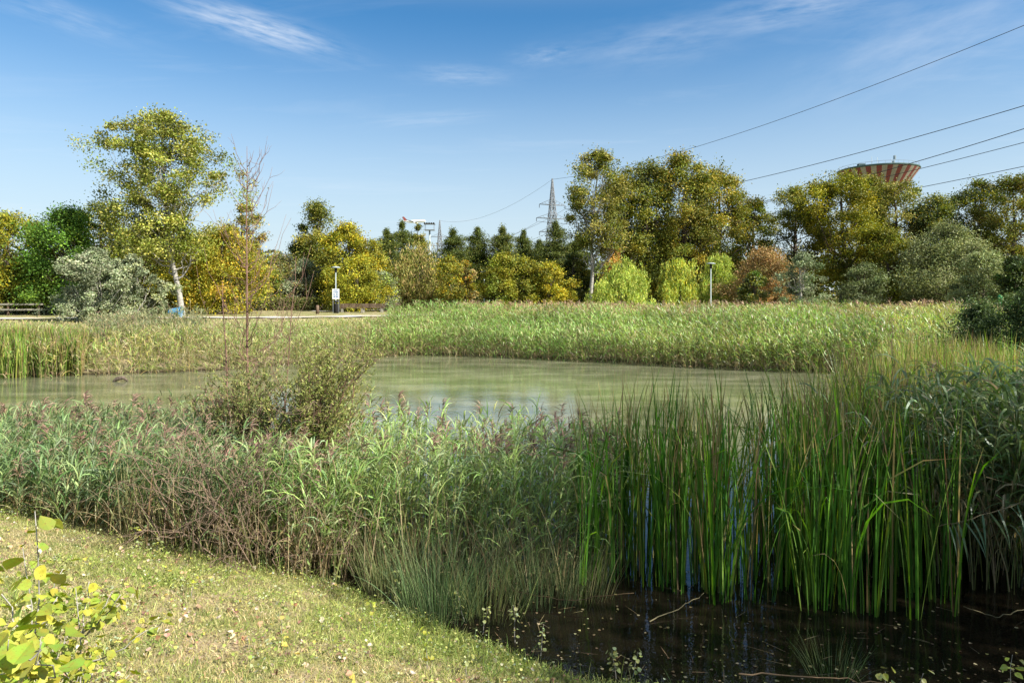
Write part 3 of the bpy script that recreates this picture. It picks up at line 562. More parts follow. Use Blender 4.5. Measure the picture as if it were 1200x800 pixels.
TAN = [(.22, .20, .06), (.28, .23, .08), (.17, .17, .05), (.34, .26, .10)]
RST = [(.30, .19, .075), (.24, .16, .06), (.36, .24, .10), (.18, .15, .05)]
T = tree
# left group
T('yellow-green bushy tree at the left edge', 8, 247, 52, 62, YELG + OLIVE[:2], 'dome', .08, 70, 15000, .32, seed=11)
T('bright feathery green tree left of the silver shrubs', 72, 243, 50, 60, GRN, 'dome', .06, 80, 17000, .28, seed=12, lob=.4)
T('dark low tree in shade behind the bright green one', 40, 300, 60, 66, DGR, 'dome', .02, 60, 9000, .34, seed=13)
T('tall pale-barked poplar with an airy olive crown and a leaning trunk', 192, 130, 76, 58, [(.13, .165, .024), (.19, .225, .032), (.28, .27, .05), (.33, .32, .10), (.12, .14, .022)], 'broad', .27, 210, 24000, .30, .08, seed=14, trunk=.0125, base=214, bark=PALE_BARK, name='poplar_tree', limbs=48, lob=.34, thin=.2, depth=.75)
T('small dark tree filling the left side of the tall leaning poplar', 118, 238, 24, 66, DGR + OLIVE, 'column', .1, 30, 4500, .32, .2, seed=15)
T('olive green tree standing low behind the leaning poplar', 168, 262, 58, 70, OLIVE, 'dome', .02, 60, 10000, .34, seed=16)
T('golden yellow autumn tree right of the leaning poplar', 262, 262, 46, 63, [(.32, .28, .03), (.27, .26, .03), (.20, .22, .028), (.16, .19, .025), (.38, .27, .03)], 'dome', .04, 70, 13000, .30, seed=17, lob=.35)
T('yellow-green tree under the right half of the leaning poplar', 222, 276, 42, 68, YELG, 'dome', .04, 50, 10000, .28, seed=18)
T('small orange-topped tree behind the bare saplings', 283, 240, 24, 70, YEL[:1] + TAN[:2] + OLIVE, 'round', .2, 40, 5000, .30, .16, seed=19)
T('silver-leaved olive shrub nearest the left tree group', 112, 292, 44, 47, SIL, 'shrub', .02, 170, 16000, .22, .075, seed=20, bark=PALE_BARK, cat='shrub', name='silver_shrub', limbs=60, lob=.75, thin=.3)
T('second silver-leaved shrub just left of the leaning trunk', 154, 299, 30, 49, SIL + [(.26, .28, .13)], 'shrub', .02, 170, 15000, .22, .075, seed=21, bark=PALE_BARK, cat='shrub', name='silver_shrub', limbs=60, lob=.75, thin=.3)
T('grey-green willow shrub in the gap left of the column poplar', 328, 297, 32, 84, SIL[:3] + TAN + OLIVE, 'dome', .04, 50, 9000, .32, seed=22, cat='shrub', name='willow_shrub')
T('greyish bush between the gap and the yellow maple', 356, 305, 24, 80, SIL + TAN[:1], 'dome', .04, 40, 7000, .30, seed=23, cat='shrub', name='grey_shrub')
T('green bush low beside the bare twigs', 318, 318, 24, 78, OLIVE + GRN[:1], 'dome', .02, 40, 6000, .30, seed=24, cat='shrub', name='shrub')
# centre left
T('tall columnar poplar with a rounded top above the maple', 372, 237, 22, 86, OLIVE + [(.22, .20, .03)], 'column', .12, 60, 12000, .34, .24, seed=30, name='columnar_poplar', lob=.15, thin=.1)
T('dark-leaved crown standing in for the shaded left side of the column poplar', 356, 262, 13, 88, DGR, 'column', .15, 26, 4000, .32, .26, seed=31)  # dark leaf colours paint the shaded side of the column poplar
T('bright yellow-green maple behind the notice board', 408, 262, 34, 78, YELG, 'dome', .03, 80, 16000, .32, seed=32, name='maple_tree')
T('yellow-green tree between the maple and the pines', 436, 280, 26, 82, YELG + OLIVE, 'dome', .04, 50, 8000, .32, seed=33)
T('golden-green maple directly right of the notice board', 418, 300, 30, 72, YELG[:3] + YEL[2:3], 'dome', .04, 50, 9000, .28, seed=34, name='maple_tree')
T('dark pine with a broad top, leftmost of the pine row', 452, 271, 20, 92, PIN, 'pine', .12, 90, 9000, .40, .14, seed=35, name='pine_tree')
T('tall dark pine just left of the ivy-covered one', 472, 262, 17, 95, PIN + OLIVE[:1], 'pine', .12, 80, 8000, .42, .16, seed=36, name='pine_tree')
T('slim ivy-covered tree standing in front of the airliner', 491, 262, 9, 96, OLIVE, 'column', .1, 30, 5000, .34, .32, seed=37, lob=.15)
T('tan weeping willow hanging in front of the floodlight mast', 489, 283, 36, 80, TAN + OLIVE[:2], 'willow', .08, 60, 18000, .32, .16, seed=38, name='weeping_willow')
T('pale sparse bush left of the weeping willow', 448, 318, 20, 73, SIL + WIL[:1], 'shrub', .05, 40, 3500, .24, .16, seed=39, bark=PALE_BARK, cat='shrub', name='pale_shrub')
T('dark pine right of the weeping willow', 533, 271, 20, 92, PIN, 'pine', .10, 100, 10000, .40, .14, seed=40, name='pine_tree')
T('small conical yellow-green tree in front of a pine', 528, 300, 17, 74, YELG[:3] + YEL[:1] + OLIVE, 'column', .04, 40, 6000, .28, .22, seed=41)
T('dark pine standing above the lone lamp post', 561, 269, 19, 94, PIN, 'pine', .10, 100, 10000, .42, .14, seed=42, name='pine_tree')
T('pine with some yellowish needles, fourth of the row', 590, 268, 20, 92, PIN + [(.15, .15, .035)], 'pine', .10, 100, 10000, .42, .14, seed=43, name='pine_tree')  # one yellowish tone mixed at random into the needle colours
T('slender pine between the yellowish pine and the pylon', 612, 272, 15, 98, PIN, 'pine', .15, 80, 7000, .42, .15, seed=44, name='pine_tree')
T('low dark pine left of the pylon foot', 632, 283, 17, 100, PIN, 'pine', .15, 80, 7000, .42, .15, seed=45, name='pine_tree')
T('pine directly before the large pylon', 652, 262, 20, 94, PIN + [(.10, .12, .03)], 'pine', .10, 100, 10000, .42, .14, seed=46, name='pine_tree')
T('dark pine half hidden behind the white poplar trunk', 681, 277, 17, 95, PIN + OLIVE[:1], 'pine', .12, 80, 8000, .42, .15, seed=47, name='pine_tree')
T('green maple on the left of the yellow tree row', 588, 298, 25, 70, [(.12, .15, .02), (.16, .18, .02), (.22, .20, .025)], 'dome', .04, 60, 11000, .30, seed=48, name='maple_tree')
T('olive-green rounded tree in the middle of the yellow tree row', 613, 302, 28, 71, OLIVE + YELG[:2], 'dome', .06, 60, 10000, .30, seed=49)
T('golden maple at the right end of the yellow tree row', 645, 307, 25, 70, [(.27, .235, .02), (.20, .20, .02), (.13, .16, .02), (.31, .25, .02)], 'dome', .06, 60, 10000, .30, seed=50, name='maple_tree')
T('brownish tree in the shade left of the white poplar trunk', 672, 297, 20, 88, DGR + RST[3:] + OLIVE, 'dome', .08, 40, 7000, .32, seed=51)
T('small yellow tree right of the conical one', 545, 306, 15, 76, YEL[2:] + DGR[:1] + TAN, 'dome', .04, 36, 4500, .30, seed=52)
# centre right
T('very tall slender poplar with a white trunk right of the pylon', 699, 176, 45, 76, OLIVE + POPL[2:3], 'broad', .36, 110, 11000, .34, .11, seed=60, trunk=.0115, base=693, bark=PALE_BARK, name='poplar_tree', limbs=44, lob=.3, thin=.2, depth=.7)
T('thin poplar with pale stem just right of the white-trunked one', 728, 205, 26, 80, OLIVE, 'column', .22, 60, 7500, .36, .22, seed=61, trunk=.012, base=722, bark=PALE_BARK, name='poplar_tree', limbs=30, lob=.3)
T('tall dense olive poplar left of the two highest crowns', 758, 188, 34, 82, OLIVE + DGR[1:3], 'broad', .10, 90, 16000, .36, .17, seed=62, name='poplar_tree', limbs=30, lob=.32)
T('highest olive-brown poplar in the centre right group', 799, 180, 40, 82, OLIVE + [(.24, .19, .03)], 'broad', .08, 110, 20000, .36, .16, seed=63, name='poplar_tree', limbs=30, lob=.32)
T('tall olive poplar ending the group at its right side', 842, 193, 40, 84, OLIVE + [(.24, .19, .03)], 'broad', .08, 100, 18000, .36, .16, seed=64, name='poplar_tree', limbs=30, lob=.32)
T('dark tree filling the foot of the tall poplars at left', 750, 262, 36, 90, DGR, 'dome', .02, 60, 10000, .40, seed=65)
T('dark tree filling the foot of the tall poplars at right', 808, 252, 46, 92, DGR, 'dome', .02, 70, 12000, .40, seed=66)
T('orange autumn sapling above the first willow shrub', 718, 283, 12, 78, [(.38, .2, .05), (.42, .26, .06), (.28, .17, .04)], 'column', .1, 30, 3000, .26, .28, seed=67)
T('round yellow-green willow shrub at the foot of the white poplar', 727, 303, 31, 66, WIL, 'willow', .02, 70, 18000, .24, .17, seed=68, cat='shrub', name='willow_shrub')
T('small yellow willow shrub, middle one of the three', 796, 303, 20, 68, WIL + [(.44, .38, .05)], 'willow', .02, 50, 12000, .24, .19, seed=69, cat='shrub', name='willow_shrub')
T('tall yellow-green willow shrub behind the tall lamp post', 841, 297, 24, 70, WIL, 'willow', .02, 60, 14000, .24, .18, seed=70, cat='shrub', name='willow_shrub')
T('rust coloured bush right of the willow shrubs', 895, 291, 36, 66, RST, 'dome', .04, 70, 14000, .24, seed=71, cat='shrub', name='rusty_bush')
T('green bush in front of the rust coloured one', 885, 318, 19, 62, GRN[:1] + OLIVE + SIL[2:3], 'dome', .02, 40, 7000, .24, seed=72, cat='shrub', name='shrub')
T('grey-green young poplar with upswept branches', 938, 297, 24, 60, SIL[:3] + [(.10, .14, .06)], 'column', .03, 50, 4800, .24, .15, seed=73, bark=PALE_BARK, name='young_poplar', limbs=34, thin=.1)
# right
T('olive tree between the tall poplars and the big oak', 882, 232, 28, 90, OLIVE + YELG[:1], 'dome', .08, 60, 10000, .38, seed=80)
T('round-headed dark green oak left of the big golden one', 930, 219, 36, 84, DGR[1:] + OLIVE, 'broad', .08, 80, 15000, .36, seed=81, name='oak_tree')
T('big golden-olive oak in front of the water tower', 986, 202, 48, 78, [(.14, .15, .018), (.18, .18, .018), (.095, .115, .016), (.24, .21, .02)], 'broad', .14, 110, 24000, .34, .13, seed=82, name='oak_tree', trunk=.026)
T('olive-brown tree right of the big golden oak', 1052, 211, 38, 88, OLIVE + TAN[:1], 'broad', .08, 80, 14000, .38, seed=83)
T('brownish olive tree crown directly under the striped bowl', 1022, 207, 27, 92, OLIVE + TAN[:2], 'dome', .2, 60, 10000, .38, seed=94)
T('dark green tree in the dip right of the water tower', 1098, 230, 36, 86, OLIVE + DGR, 'broad', .06, 80, 14000, .36, seed=84)
T('tall olive poplar with gaps near the right edge', 1142, 210, 34, 86, OLIVE + DGR[1:], 'broad', .14, 80, 11000, .36, .15, seed=85, name='poplar_tree')
T('tall olive tree at the right edge', 1188, 208, 34, 80, OLIVE + [(.18, .15, .03)], 'broad', .12, 80, 13000, .36, .16, seed=86, name='poplar_tree')
T('golden-green small tree under the big oak', 1040, 268, 28, 74, YELG[:3] + OLIVE, 'dome', .08, 50, 9000, .30, seed=87)
T('broad grey-green willow bush at right behind the lamp post', 1110, 262, 50, 70, [(.13, .15, .055), (.18, .20, .08), (.10, .12, .04), (.22, .24, .11)], 'dome', .02, 100, 20000, .28, .14, seed=88, cat='shrub', name='willow_shrub')
T('pale green bush rounding off the willow at its right', 1152, 296, 30, 62, [(.20, .23, .10), (.14, .17, .06), (.25, .28, .12)], 'dome', .02, 60, 12000, .26, .15, seed=89, cat='shrub', name='willow_shrub')
T('small grey-green bush under the left of the big oak', 1012, 308, 26, 70, [(.12, .15, .06), (.18, .21, .10), (.08, .10, .03)], 'dome', .02, 50, 8000, .26, seed=90, cat='shrub', name='shrub')
T('dark green bush right of the grey-green ones', 1190, 300, 22, 58, GRN[2:3] + DGR, 'dome', .02, 50, 8000, .28, seed=91, cat='shrub', name='shrub')
T('low willow shrub at far right, its dark leaves standing in for shade over the reeds', 1145, 352, 52, 24, [(.05, .075, .025), (.075, .11, .035), (.035, .055, .018)], 'shrub', .0, 90, 20000, .09, .14, seed=92, cat='shrub', name='shrub', limbs=30, lob=.7, thin=.2)  # enlarged, with shade over the reeds put into its dark leaf colours
T('added dark-leaved shrub standing in for shade at the right edge of the picture', 1200, 338, 48, 22, [(.05, .075, .025), (.075, .11, .035), (.035, .055, .018)], 'shrub', .0, 90, 20000, .09, .14, seed=93, cat='shrub', name='shrub', limbs=30, lob=.7, thin=.2)  # second shrub, added so its dark leaves imitate shade
# trees outside the picture whose crowns shade the near water and bank
T('large poplar right of the camera shading the near water', 600 + 800 * 12.3 / 2.6, -2400, 1450, 2.6, OLIVE, 'round', .30, 90, 20000, .16, .15, seed=95, name='poplar_tree', lob=.2)
#END_TREES
# hedge and far wood
def mass(name, label, pts, h, wd, n, ls, cols, seed, cat, jit=.25, kindstuff=True, mat=None):
    rng = np.random.default_rng(seed); pts = np.array(pts, float); t = rng.uniform(0, len(pts) - 1, n); k = np.minimum(t.astype(int), len(pts) - 2); f = (t - k)[:, None]
    P = pts[k] * (1 - f) + pts[k + 1] * f; x, y = P[:, 0] + rng.normal(size=n) * .3, P[:, 1] + rng.uniform(-wd, wd, n)
    hh = h * (1 + jit * hash_noise(x, y, .35, seed) * 1.6 + jit * .5 * hash_noise(x, y, 1.3, seed + 1)); z = gz(x, y) + hh * rng.uniform(0, 1, n) ** .7
    b = Buf(); col = pal(rng, n, cols, .22) * (1 + .25 * hash_noise(x, y, .8, seed + 2))[:, None]; rhombs(b, np.stack([x, y, z], -1), ls * rng.uniform(.6, 1.4, n), ls * .55, rng, np.clip(col, .004, .9))
    o = b.build(name, mat or FOL, label=label, category=cat)
    if kindstuff: o['kind'] = 'stuff'
    return o
mass('hedge', 'clipped low green hedge behind the path at left', [(-30, 74), (-20, 78), (-10, 80)], 1.5, 1.2, 16000, .22, [(.10, .13, .03), (.15, .16, .04), (.08, .10, .03), (.20, .17, .06)], 101, 'hedge', .12, False)
mass('far_wood', 'dark distant woodland seen through the gaps under the trees', [(-130, 100), (-60, 108), (-20, 112), (40, 108), (100, 104), (160, 90)], 7.5, 7, 60000, .8, DGR + OLIVE[:1], 102, 'woodland', .3)
mass('undergrowth', 'mixed brown and green bushes growing under the tree line', [(-60, 72), (-38, 74), (-30, 84), (-8, 88), (10, 86), (30, 84), (62, 80), (90, 74)], 2.4, 2.5, 42000, .34, DGR + OLIVE + TAN[:2], 103, 'undergrowth', .5)
# ------------------------------------------------------------------ reeds, cattails, grass
def inpoly(P, poly):
    poly = np.array(poly, float); ins = np.zeros(len(P), bool); x, y = P[:, 0], P[:, 1]
    for a, c in zip(poly, np.roll(poly, -1, 0)):
        q = ((a[1] > y) != (c[1] > y)) & (x < (c[0] - a[0]) * (y - a[1]) / (c[1] - a[1] + 1e-12) + a[0]); ins ^= q
    return ins
def scatter(rng, n, poly):
    poly = np.array(poly, float); lo, hi = poly.min(0), poly.max(0); o = []; m = 0
    while m < n:
        P = rng.uniform(lo, hi, (n * 2, 2)); P = P[inpoly(P, poly)]; o.append(P); m += len(P)
    return np.concatenate(o)[:n]
def floor_z(P): return np.maximum(gz(P[:, 0], P[:, 1]), -.35)
REEDC = [(.15, .24, .085), (.21, .30, .10), (.11, .19, .07), (.27, .34, .13), (.18, .27, .13)]
STEMC = [(.16, .19, .06), (.30, .25, .12), (.22, .20, .09), (.36, .28, .16)]
PLUM = [(.22, .13, .10), (.28, .18, .13), (.17, .10, .08), (.34, .24, .17)]
def phrag(b, P, H, rng, leafL=.34, leafW=.022, nleaf=11, K=4, lean=.10, cols=REEDC, stemc=STEMC, plume=.10, droop=1.3, wind=2.6, stem_r=.0045, low=.2, pl_len=.22, plc=PLUM, stem_sides=3, pn=22, dryb=0., cn=.2, cf=1.6):
    n = len(P); z = floor_z(P); az = wind + rng.normal(size=n) * 1.1; ln = np.abs(rng.normal(size=n)) * lean + .02; K2 = 5; t = np.linspace(0, 1, K2)
    off = (H * ln)[:, None] * t[None] ** 1.8
    S = np.stack([P[:, :1] + off * np.cos(az)[:, None], P[:, 1:2] + off * np.sin(az)[:, None], z[:, None] + (H - z * 0)[:, None] * t[None] * (1 - .3 * ln[:, None] * t[None]) + np.minimum(-z, 0)[:, None] * 0], -1)
    # plants rooted under water keep their height above the surface
    S[..., 2] = z[:, None] + (np.maximum(H + np.maximum(-z, 0), .2))[:, None] * t[None]
    tubes(b, S, np.linspace(1, .35, K2)[None] * (stem_r * rng.uniform(.7, 1.3, n))[:, None], pal(rng, n, stemc, .15), sides=stem_sides, mi=1)
    q = rng.uniform(low, 1, (n, nleaf)); q.sort(1); ii = np.clip((q * (K2 - 1)).astype(int), 0, K2 - 2); fr = q * (K2 - 1) - ii
    r = np.arange(n)[:, None]; B = S[r, ii] * (1 - fr)[..., None] + S[r, ii + 1] * fr[..., None]; B = B.reshape(-1, 3); m = len(B)
    la = np.repeat(az, nleaf) + rng.choice([-1.2, 1.2, 0], m) + rng.normal(size=m) * .8
    el = R(62) + rng.normal(size=m) * .22; dr = droop * rng.uniform(.5, 1.5, m); L = leafL * rng.uniform(.5, 1.25, m) * np.where(q.ravel() > .93, .7, 1); w = leafW * rng.uniform(.6, 1.3, m)
    cc = pal(rng, m, cols, .2)
    pc = 1 + cn * (hash_noise(P[:, 0], P[:, 1], cf, 9) + .5 * hash_noise(P[:, 0], P[:, 1], cf * .3, 12)); cc = cc * np.repeat(pc, nleaf)[:, None]; cc[:, 0] *= np.repeat(1 + .45 * cn * hash_noise(P[:, 0], P[:, 1], cf * .5, 14), nleaf)
    dry = (q.ravel() < low + .25) & (rng.random(m) < .55 + dryb) | (rng.random(m) < .03 + dryb); cc[dry] = pal(rng, dry.sum(), [(.34, .27, .14), (.26, .19, .10), (.40, .34, .2)], .2)
    ribbons(b, B, la, el, dr, L, w, np.clip(cc, .004, .9), K=K, twist=rng.normal(size=m) * .5, rng=rng)
    k = np.where(rng.random(n) < plume)[0]
    if len(k):
        top = np.repeat(S[k, -1], pn, 0); nn = len(top); top = top.copy(); top[:, 2] += rng.uniform(-.5, .35, nn) * pl_len
        ribbons(b, top, np.repeat(az[k], pn) + rng.normal(size=nn) * .9, rng.uniform(.5, 1.4, nn), rng.uniform(.8, 2.4, nn), pl_len * rng.uniform(.3, .9, nn), .012 * rng.uniform(.6, 1.4, nn) * (pl_len / .22), pal(rng, nn, plc, .2), K=3, twist=rng.normal(size=nn), mi=1)
    return S
RMATS = [REED, DRY]
rng = np.random.default_rng(200)
NEARBED = [(-14, 10.9), (-9, 9.6), (-6.3, 8.5), (-4.9, 7.9), (-3.6, 7.7), (-2.6, 7.5), (-1.8, 7.7), (-.5, 7.7), (.9, 7.7), (1.5, 8.8), (1.2, 10.0), (-1, 10.5), (-4, 11.2), (-8, 12.2), (-14, 15)]
def near_height(P): 
    r = P[:, 0] / P[:, 1]; return np.interp(r, [-1, -.75, -.6, -.45, -.3, .0, .2], [.9, 1.0, 1.25, 1.55, 1.5, 1.5, 1.4])
P = scatter(rng, 3300, NEARBED); hn = near_height(P) * rng.uniform(.82, 1.08, len(P)) + .20 * hash_noise(P[:, 0], P[:, 1], 2.4, 6)+ .22 * hash_noise(P[:, 0], P[:, 1], .8, 7) - np.where(gz(P[:, 0], P[:, 1]) > 0, gz(P[:, 0], P[:, 1]) * .8, 0)
left = P[:, 0] < -3.2
b = Buf(); phrag(b, P[left], hn[left], rng, cols=[(.15, .24, .085), (.22, .31, .12), (.11, .18, .06), (.29, .37, .15), (.22, .29, .15)], leafW=.019, plume=.14, nleaf=18, leafL=.33, wind=.5, low=.06)
b.build('reed_bed', RMATS, label='dark green reed bed with brown plumes left of the dead twiggy bush', category='reeds', kind='stuff')
b = Buf(); phrag(b, P[~left], hn[~left], rng, cols=[(.26, .38, .11), (.34, .45, .14), (.19, .30, .08), (.42, .50, .20), (.30, .38, .19)], leafW=.020, plume=.15, nleaf=20, leafL=.36, wind=.3, low=.06, droop=1.6)
b.build('reed_bed', RMATS, label='pale green reed bed with purple-brown plumes in the middle of the near shore', category='reeds', kind='stuff')
# dry stalks along the front edge of the near bed
DRYB = [(-4.6, 7.7), (-2.6, 7.3), (-1.7, 7.5), (.6, 7.3), (.9, 8.0), (-1.5, 8.4), (-4.6, 8.5)]
P = scatter(rng, 900, DRYB); b = Buf(); z = floor_z(P); n = len(P)
ribbons(b, np.c_[P, z], rng.uniform(0, 2 * pi, n), R(88) - np.abs(rng.normal(size=n)) * .22, rng.uniform(0, .9, n), rng.uniform(.5, 1.3, n) + np.maximum(-z, 0), rng.uniform(.006, .014, n), pal(rng, n, [(.22, .17, .09), (.15, .11, .06), (.34, .28, .15), (.09, .065, .035), (.16, .18, .06)], .2), K=5, twist=rng.normal(size=n), mi=1)
b.build('dry_reed_stalks', RMATS, label='brown dry reed stalks and litter along the foot of the middle reed bed', category='dry reeds', kind='stuff')
# far shore beds
def band(rng, n, x0, x1, y0, y1, s0, s1):
    o = []; m = 0
    while m < n:
        P = rng.uniform((x0, y0), (x1, y1), (n * 3, 2)); d = pond_sd(P[:, 0], P[:, 1]); P = P[(d > s0) & (d < s1)]; o.append(P); m += len(P)
    return np.concatenate(o)[:n]
FARC = [(.19, .32, .07), (.26, .39, .09), (.12, .22, .045), (.33, .43, .13), (.22, .34, .07), (.33, .30, .13)]
YELC = [(.32, .36, .09), (.40, .38, .12), (.22, .28, .06), (.46, .40, .17), (.18, .25, .05)]
b = Buf(); P = band(rng, 5200, -7.5, 16, 28, 46, -1.3, 5.5)
H = rng.uniform(1.25, 1.75, len(P)) + .34 * hash_noise(P[:, 0], P[:, 1], .9, 21) + .35 * hash_noise(P[:, 0], P[:, 1], .35, 25)
phrag(b, P, H, rng, cols=FARC, leafW=.045, leafL=.42, nleaf=9, K=2, cn=.38, cf=.7, plume=.02, stem_r=.007, stem_sides=3, low=.1, lean=.07, pn=8)
b.build('far_reed_bed', RMATS, label='long bright green reed bed lining the far shore of the pond', category='reeds', kind='stuff')
b = Buf(); P = band(rng, 5200, -4, 45, 34, 64, 4.5, 15)
H = rng.uniform(.9, 1.35, len(P)) + .25 * hash_noise(P[:, 0], P[:, 1], .7, 22)
phrag(b, P, H, rng, cols=YELC, leafW=.055, leafL=.42, nleaf=7, K=2, cn=.38, cf=.7, plume=.28, stem_r=.009, low=.1, lean=.07, pn=12, pl_len=.42, plc=[(.40, .27, .17), (.34, .21, .14), (.46, .33, .20), (.28, .18, .12)])
b.build('far_reed_bed', RMATS, label='yellowish reeds with tan plumes behind the far shore bed under the right trees', category='reeds', kind='stuff')
b = Buf(); P = band(rng, 4600, -34, -7, 24, 44, -.9, 6.0)
H = (rng.uniform(.8, 1.45, len(P)) + .3 * hash_noise(P[:, 0], P[:, 1], .8, 23)) * np.interp(pond_sd(P[:, 0], P[:, 1]), [0, 2, 6], [1.1, .95, .5])
phrag(b, P, H, rng, cols=YELC + FARC[:2] + [(.36, .36, .2)], leafW=.036, leafL=.36, nleaf=9, K=2, cn=.38, cf=.7, plume=.05, stem_r=.007, low=.05, lean=.12, pn=8, dryb=.10)
b.build('shore_weeds', RMATS, label='mixed yellow-green weeds and reeds along the far left shore', category='reeds', kind='stuff')
b = Buf(); P = band(rng, 5200, 8, 26, 13, 40, -.8, 10); P = P[(P[:, 0] / P[:, 1] < .85)]
H = rng.uniform(1.2, 1.7, len(P)) + .25 * hash_noise(P[:, 0], P[:, 1], .9, 24)
phrag(b, P, H, rng, cols=FARC + YELC[:2], leafW=.034, leafL=.42, nleaf=9, K=3, cn=.4, cf=.9, plume=.04, stem_r=.006, low=.15, lean=.12, pn=10)
b.build('far_reed_bed', RMATS, label='reed bed running back along the right shore behind the cattails', category='reeds', kind='stuff')
b = Buf(); P = band(rng, 1500, -29, -15, 30, 46, 3.0, 10); P = P[(P[:, 0] / P[:, 1] > -.62) & (P[:, 0] / P[:, 1] < -.45)]; H = rng.uniform(.6, 1.5, len(P)) * (1 + .5 * hash_noise(P[:, 0], P[:, 1], .6, 27))
phrag(b, P, H, rng, cols=[(.26, .28, .13), (.20, .24, .11), (.33, .31, .16), (.15, .19, .08)], leafW=.05, leafL=.30, nleaf=12, K=2, cn=.38, cf=.7, plume=.1, stem_r=.008, low=.05, lean=.2, pn=8, plc=[(.36, .22, .17), (.42, .30, .22)])
b.build('tall_weeds', RMATS, label='grey-green tall weeds in front of the silver shrubs and leaning poplar', category='weeds', kind='stuff')
# meadow grass and straw
b = Buf(); n = 52000; P = np.c_[rng.uniform(-62, 40, n), 33 + 47 * rng.random(n) ** 1.3]; d = pond_sd(P[:, 0], P[:, 1]); keep = (d > 4) & (np.abs(P[:, 0]) < .82 * P[:, 1]) & ~((P[:, 0] > -4) & (d < 13)); P = P[keep]; n = len(P)
# keep the gravel path clear
px_ = np.interp(P[:, 0], [-60, -40, -28, -18, -8, 5, 30, 80], [49, 50, 52, 54, 60, 66, 70, 74]); ok = np.abs(P[:, 1] - px_) > 1.9; P = P[ok]; n = len(P)
tall = np.where(P[:, 1] < px_[ok] - 3, 1.0, .22); dd = pond_sd(P[:, 0], P[:, 1]); tall = tall * np.interp(dd, [4, 12], [.8, .22])
ribbons(b, np.c_[P, gz(P[:, 0], P[:, 1])], rng.uniform(0, 2 * pi, n), R(80) + rng.normal(size=n) * .2, rng.uniform(.2, 1.2, n), tall * rng.uniform(.4, 1.1, n), rng.uniform(.03, .075, n),
        np.clip(pal(rng, n, [(.36, .33, .13), (.44, .38, .19), (.26, .30, .09), (.20, .26, .07), (.50, .42, .24)], .18) * (1 + .2 * hash_noise(P[:, 0], P[:, 1], .4, 31))[:, None], 0, .8), K=2, twist=rng.normal(size=n))
b.build('meadow_grass', RMATS, label='dry yellow-green meadow grass between the far reeds and the trees', category='grass', kind='stuff')

# cattails
CATC = [(.065, .17, .022), (.095, .22, .028), (.05, .13, .018), (.13, .26, .035), (.17, .25, .04)]
CATS = [(.15, .25, .04), (.22, .30, .055), (.11, .21, .03), (.28, .30, .07)]  # lighter copy of the cattail greens, sunlight put into the colour
def cattails(b, P, H, rng, nb=11, cols=CATC, spread=.05, wid=.015, tipdry=.12):
    n = len(P); z = floor_z(P); k = np.repeat(np.arange(n), nb); m = len(k); a = rng.uniform(0, 2 * pi, m); rr = spread * rng.random(m) ** .5
    lean_az = rng.uniform(0, 2 * pi, n); B = np.c_[P[k, 0] + rr * np.cos(a), P[k, 1] + rr * np.sin(a), z[k]]
    L = (H[k] + np.maximum(-z[k], 0)) * np.where(rng.random(m) < .25, rng.uniform(.5, .8, m), rng.uniform(.84, 1.04, m))
    az = np.where(rng.random(m) < .6, a, lean_az[k]); el = R(90) - np.abs(rng.normal(size=m)) * .075
    dr = np.abs(rng.normal(size=m)) * .28 + (rng.random(m) < .13) * rng.uniform(.5, 2.6, m)
    cc = pal(rng, m, cols, .18) * (1 + .2 * rng.normal(size=n))[k][:, None]; dry = rng.random(m) < tipdry; cc[dry] = pal(rng, dry.sum(), [(.30, .24, .11), (.24, .17, .08), (.34, .30, .12)], .2)
    ribbons(b, B, az, el, dr, L, wid * rng.uniform(.65, 1.35, m), np.clip(cc, .004, .8), K=7, power=2.6, twist=rng.normal(size=m) * 1.0, rng=rng, bulge=2, tips=.4)
CB1 = [(1.15, 8.1), (1.5, 7.5), (2.2, 7.1), (3.2, 6.85), (4.4, 6.75), (4.9, 7.2), (4.9, 8.6), (4.0, 9.4), (2.6, 9.0), (1.2, 8.9)]
b = Buf(); P = np.concatenate([np.array([(1.46, 7.55), (1.52, 7.9), (1.60, 8.3), (1.40, 7.75), (1.66, 7.6)]), scatter(rng, 150, CB1), scatter(rng, 30, [(.75, 7.5), (1.5, 7.3), (2.6, 7.3), (2.4, 8.6), (.9, 8.6)])]); cattails(b, P, rng.uniform(2.0, 2.4, len(P)), rng, nb=7, spread=.06, wid=.016)
b.build('cattails', RMATS, label='dark green cattail stand rising from the near water at right', category='cattails', kind='stuff')
b = Buf(); P = scatter(rng, 760, [(3.4, 8.9), (4.9, 8.4), (6.5, 9.0), (9.5, 12.5), (11.5, 16.5), (9.6, 16.5), (7.0, 13.0), (5.0, 10.8)]); cattails(b, P, rng.uniform(2.0, 2.5, len(P)), rng, nb=10, cols=CATS + CATC[3:], wid=.018, tipdry=.16, spread=.1)
b.build('cattails', RMATS, label='yellow-green cattails with sunlight put into their colour behind the dark stand at right', category='cattails', kind='stuff')
b = Buf(); P = scatter(rng, 700, [(-32, 27.6), (-19.5, 26.6), (-17.2, 27.6), (-18, 29), (-32, 30)]); cattails(b, P, rng.uniform(1.3, 1.8, len(P)), rng, nb=9, cols=CATS, wid=.035, tipdry=.25, spread=.15)
b.build('cattails', RMATS, label='small yellow-green cattail stand on the far shore at the left edge', category='cattails', kind='stuff')
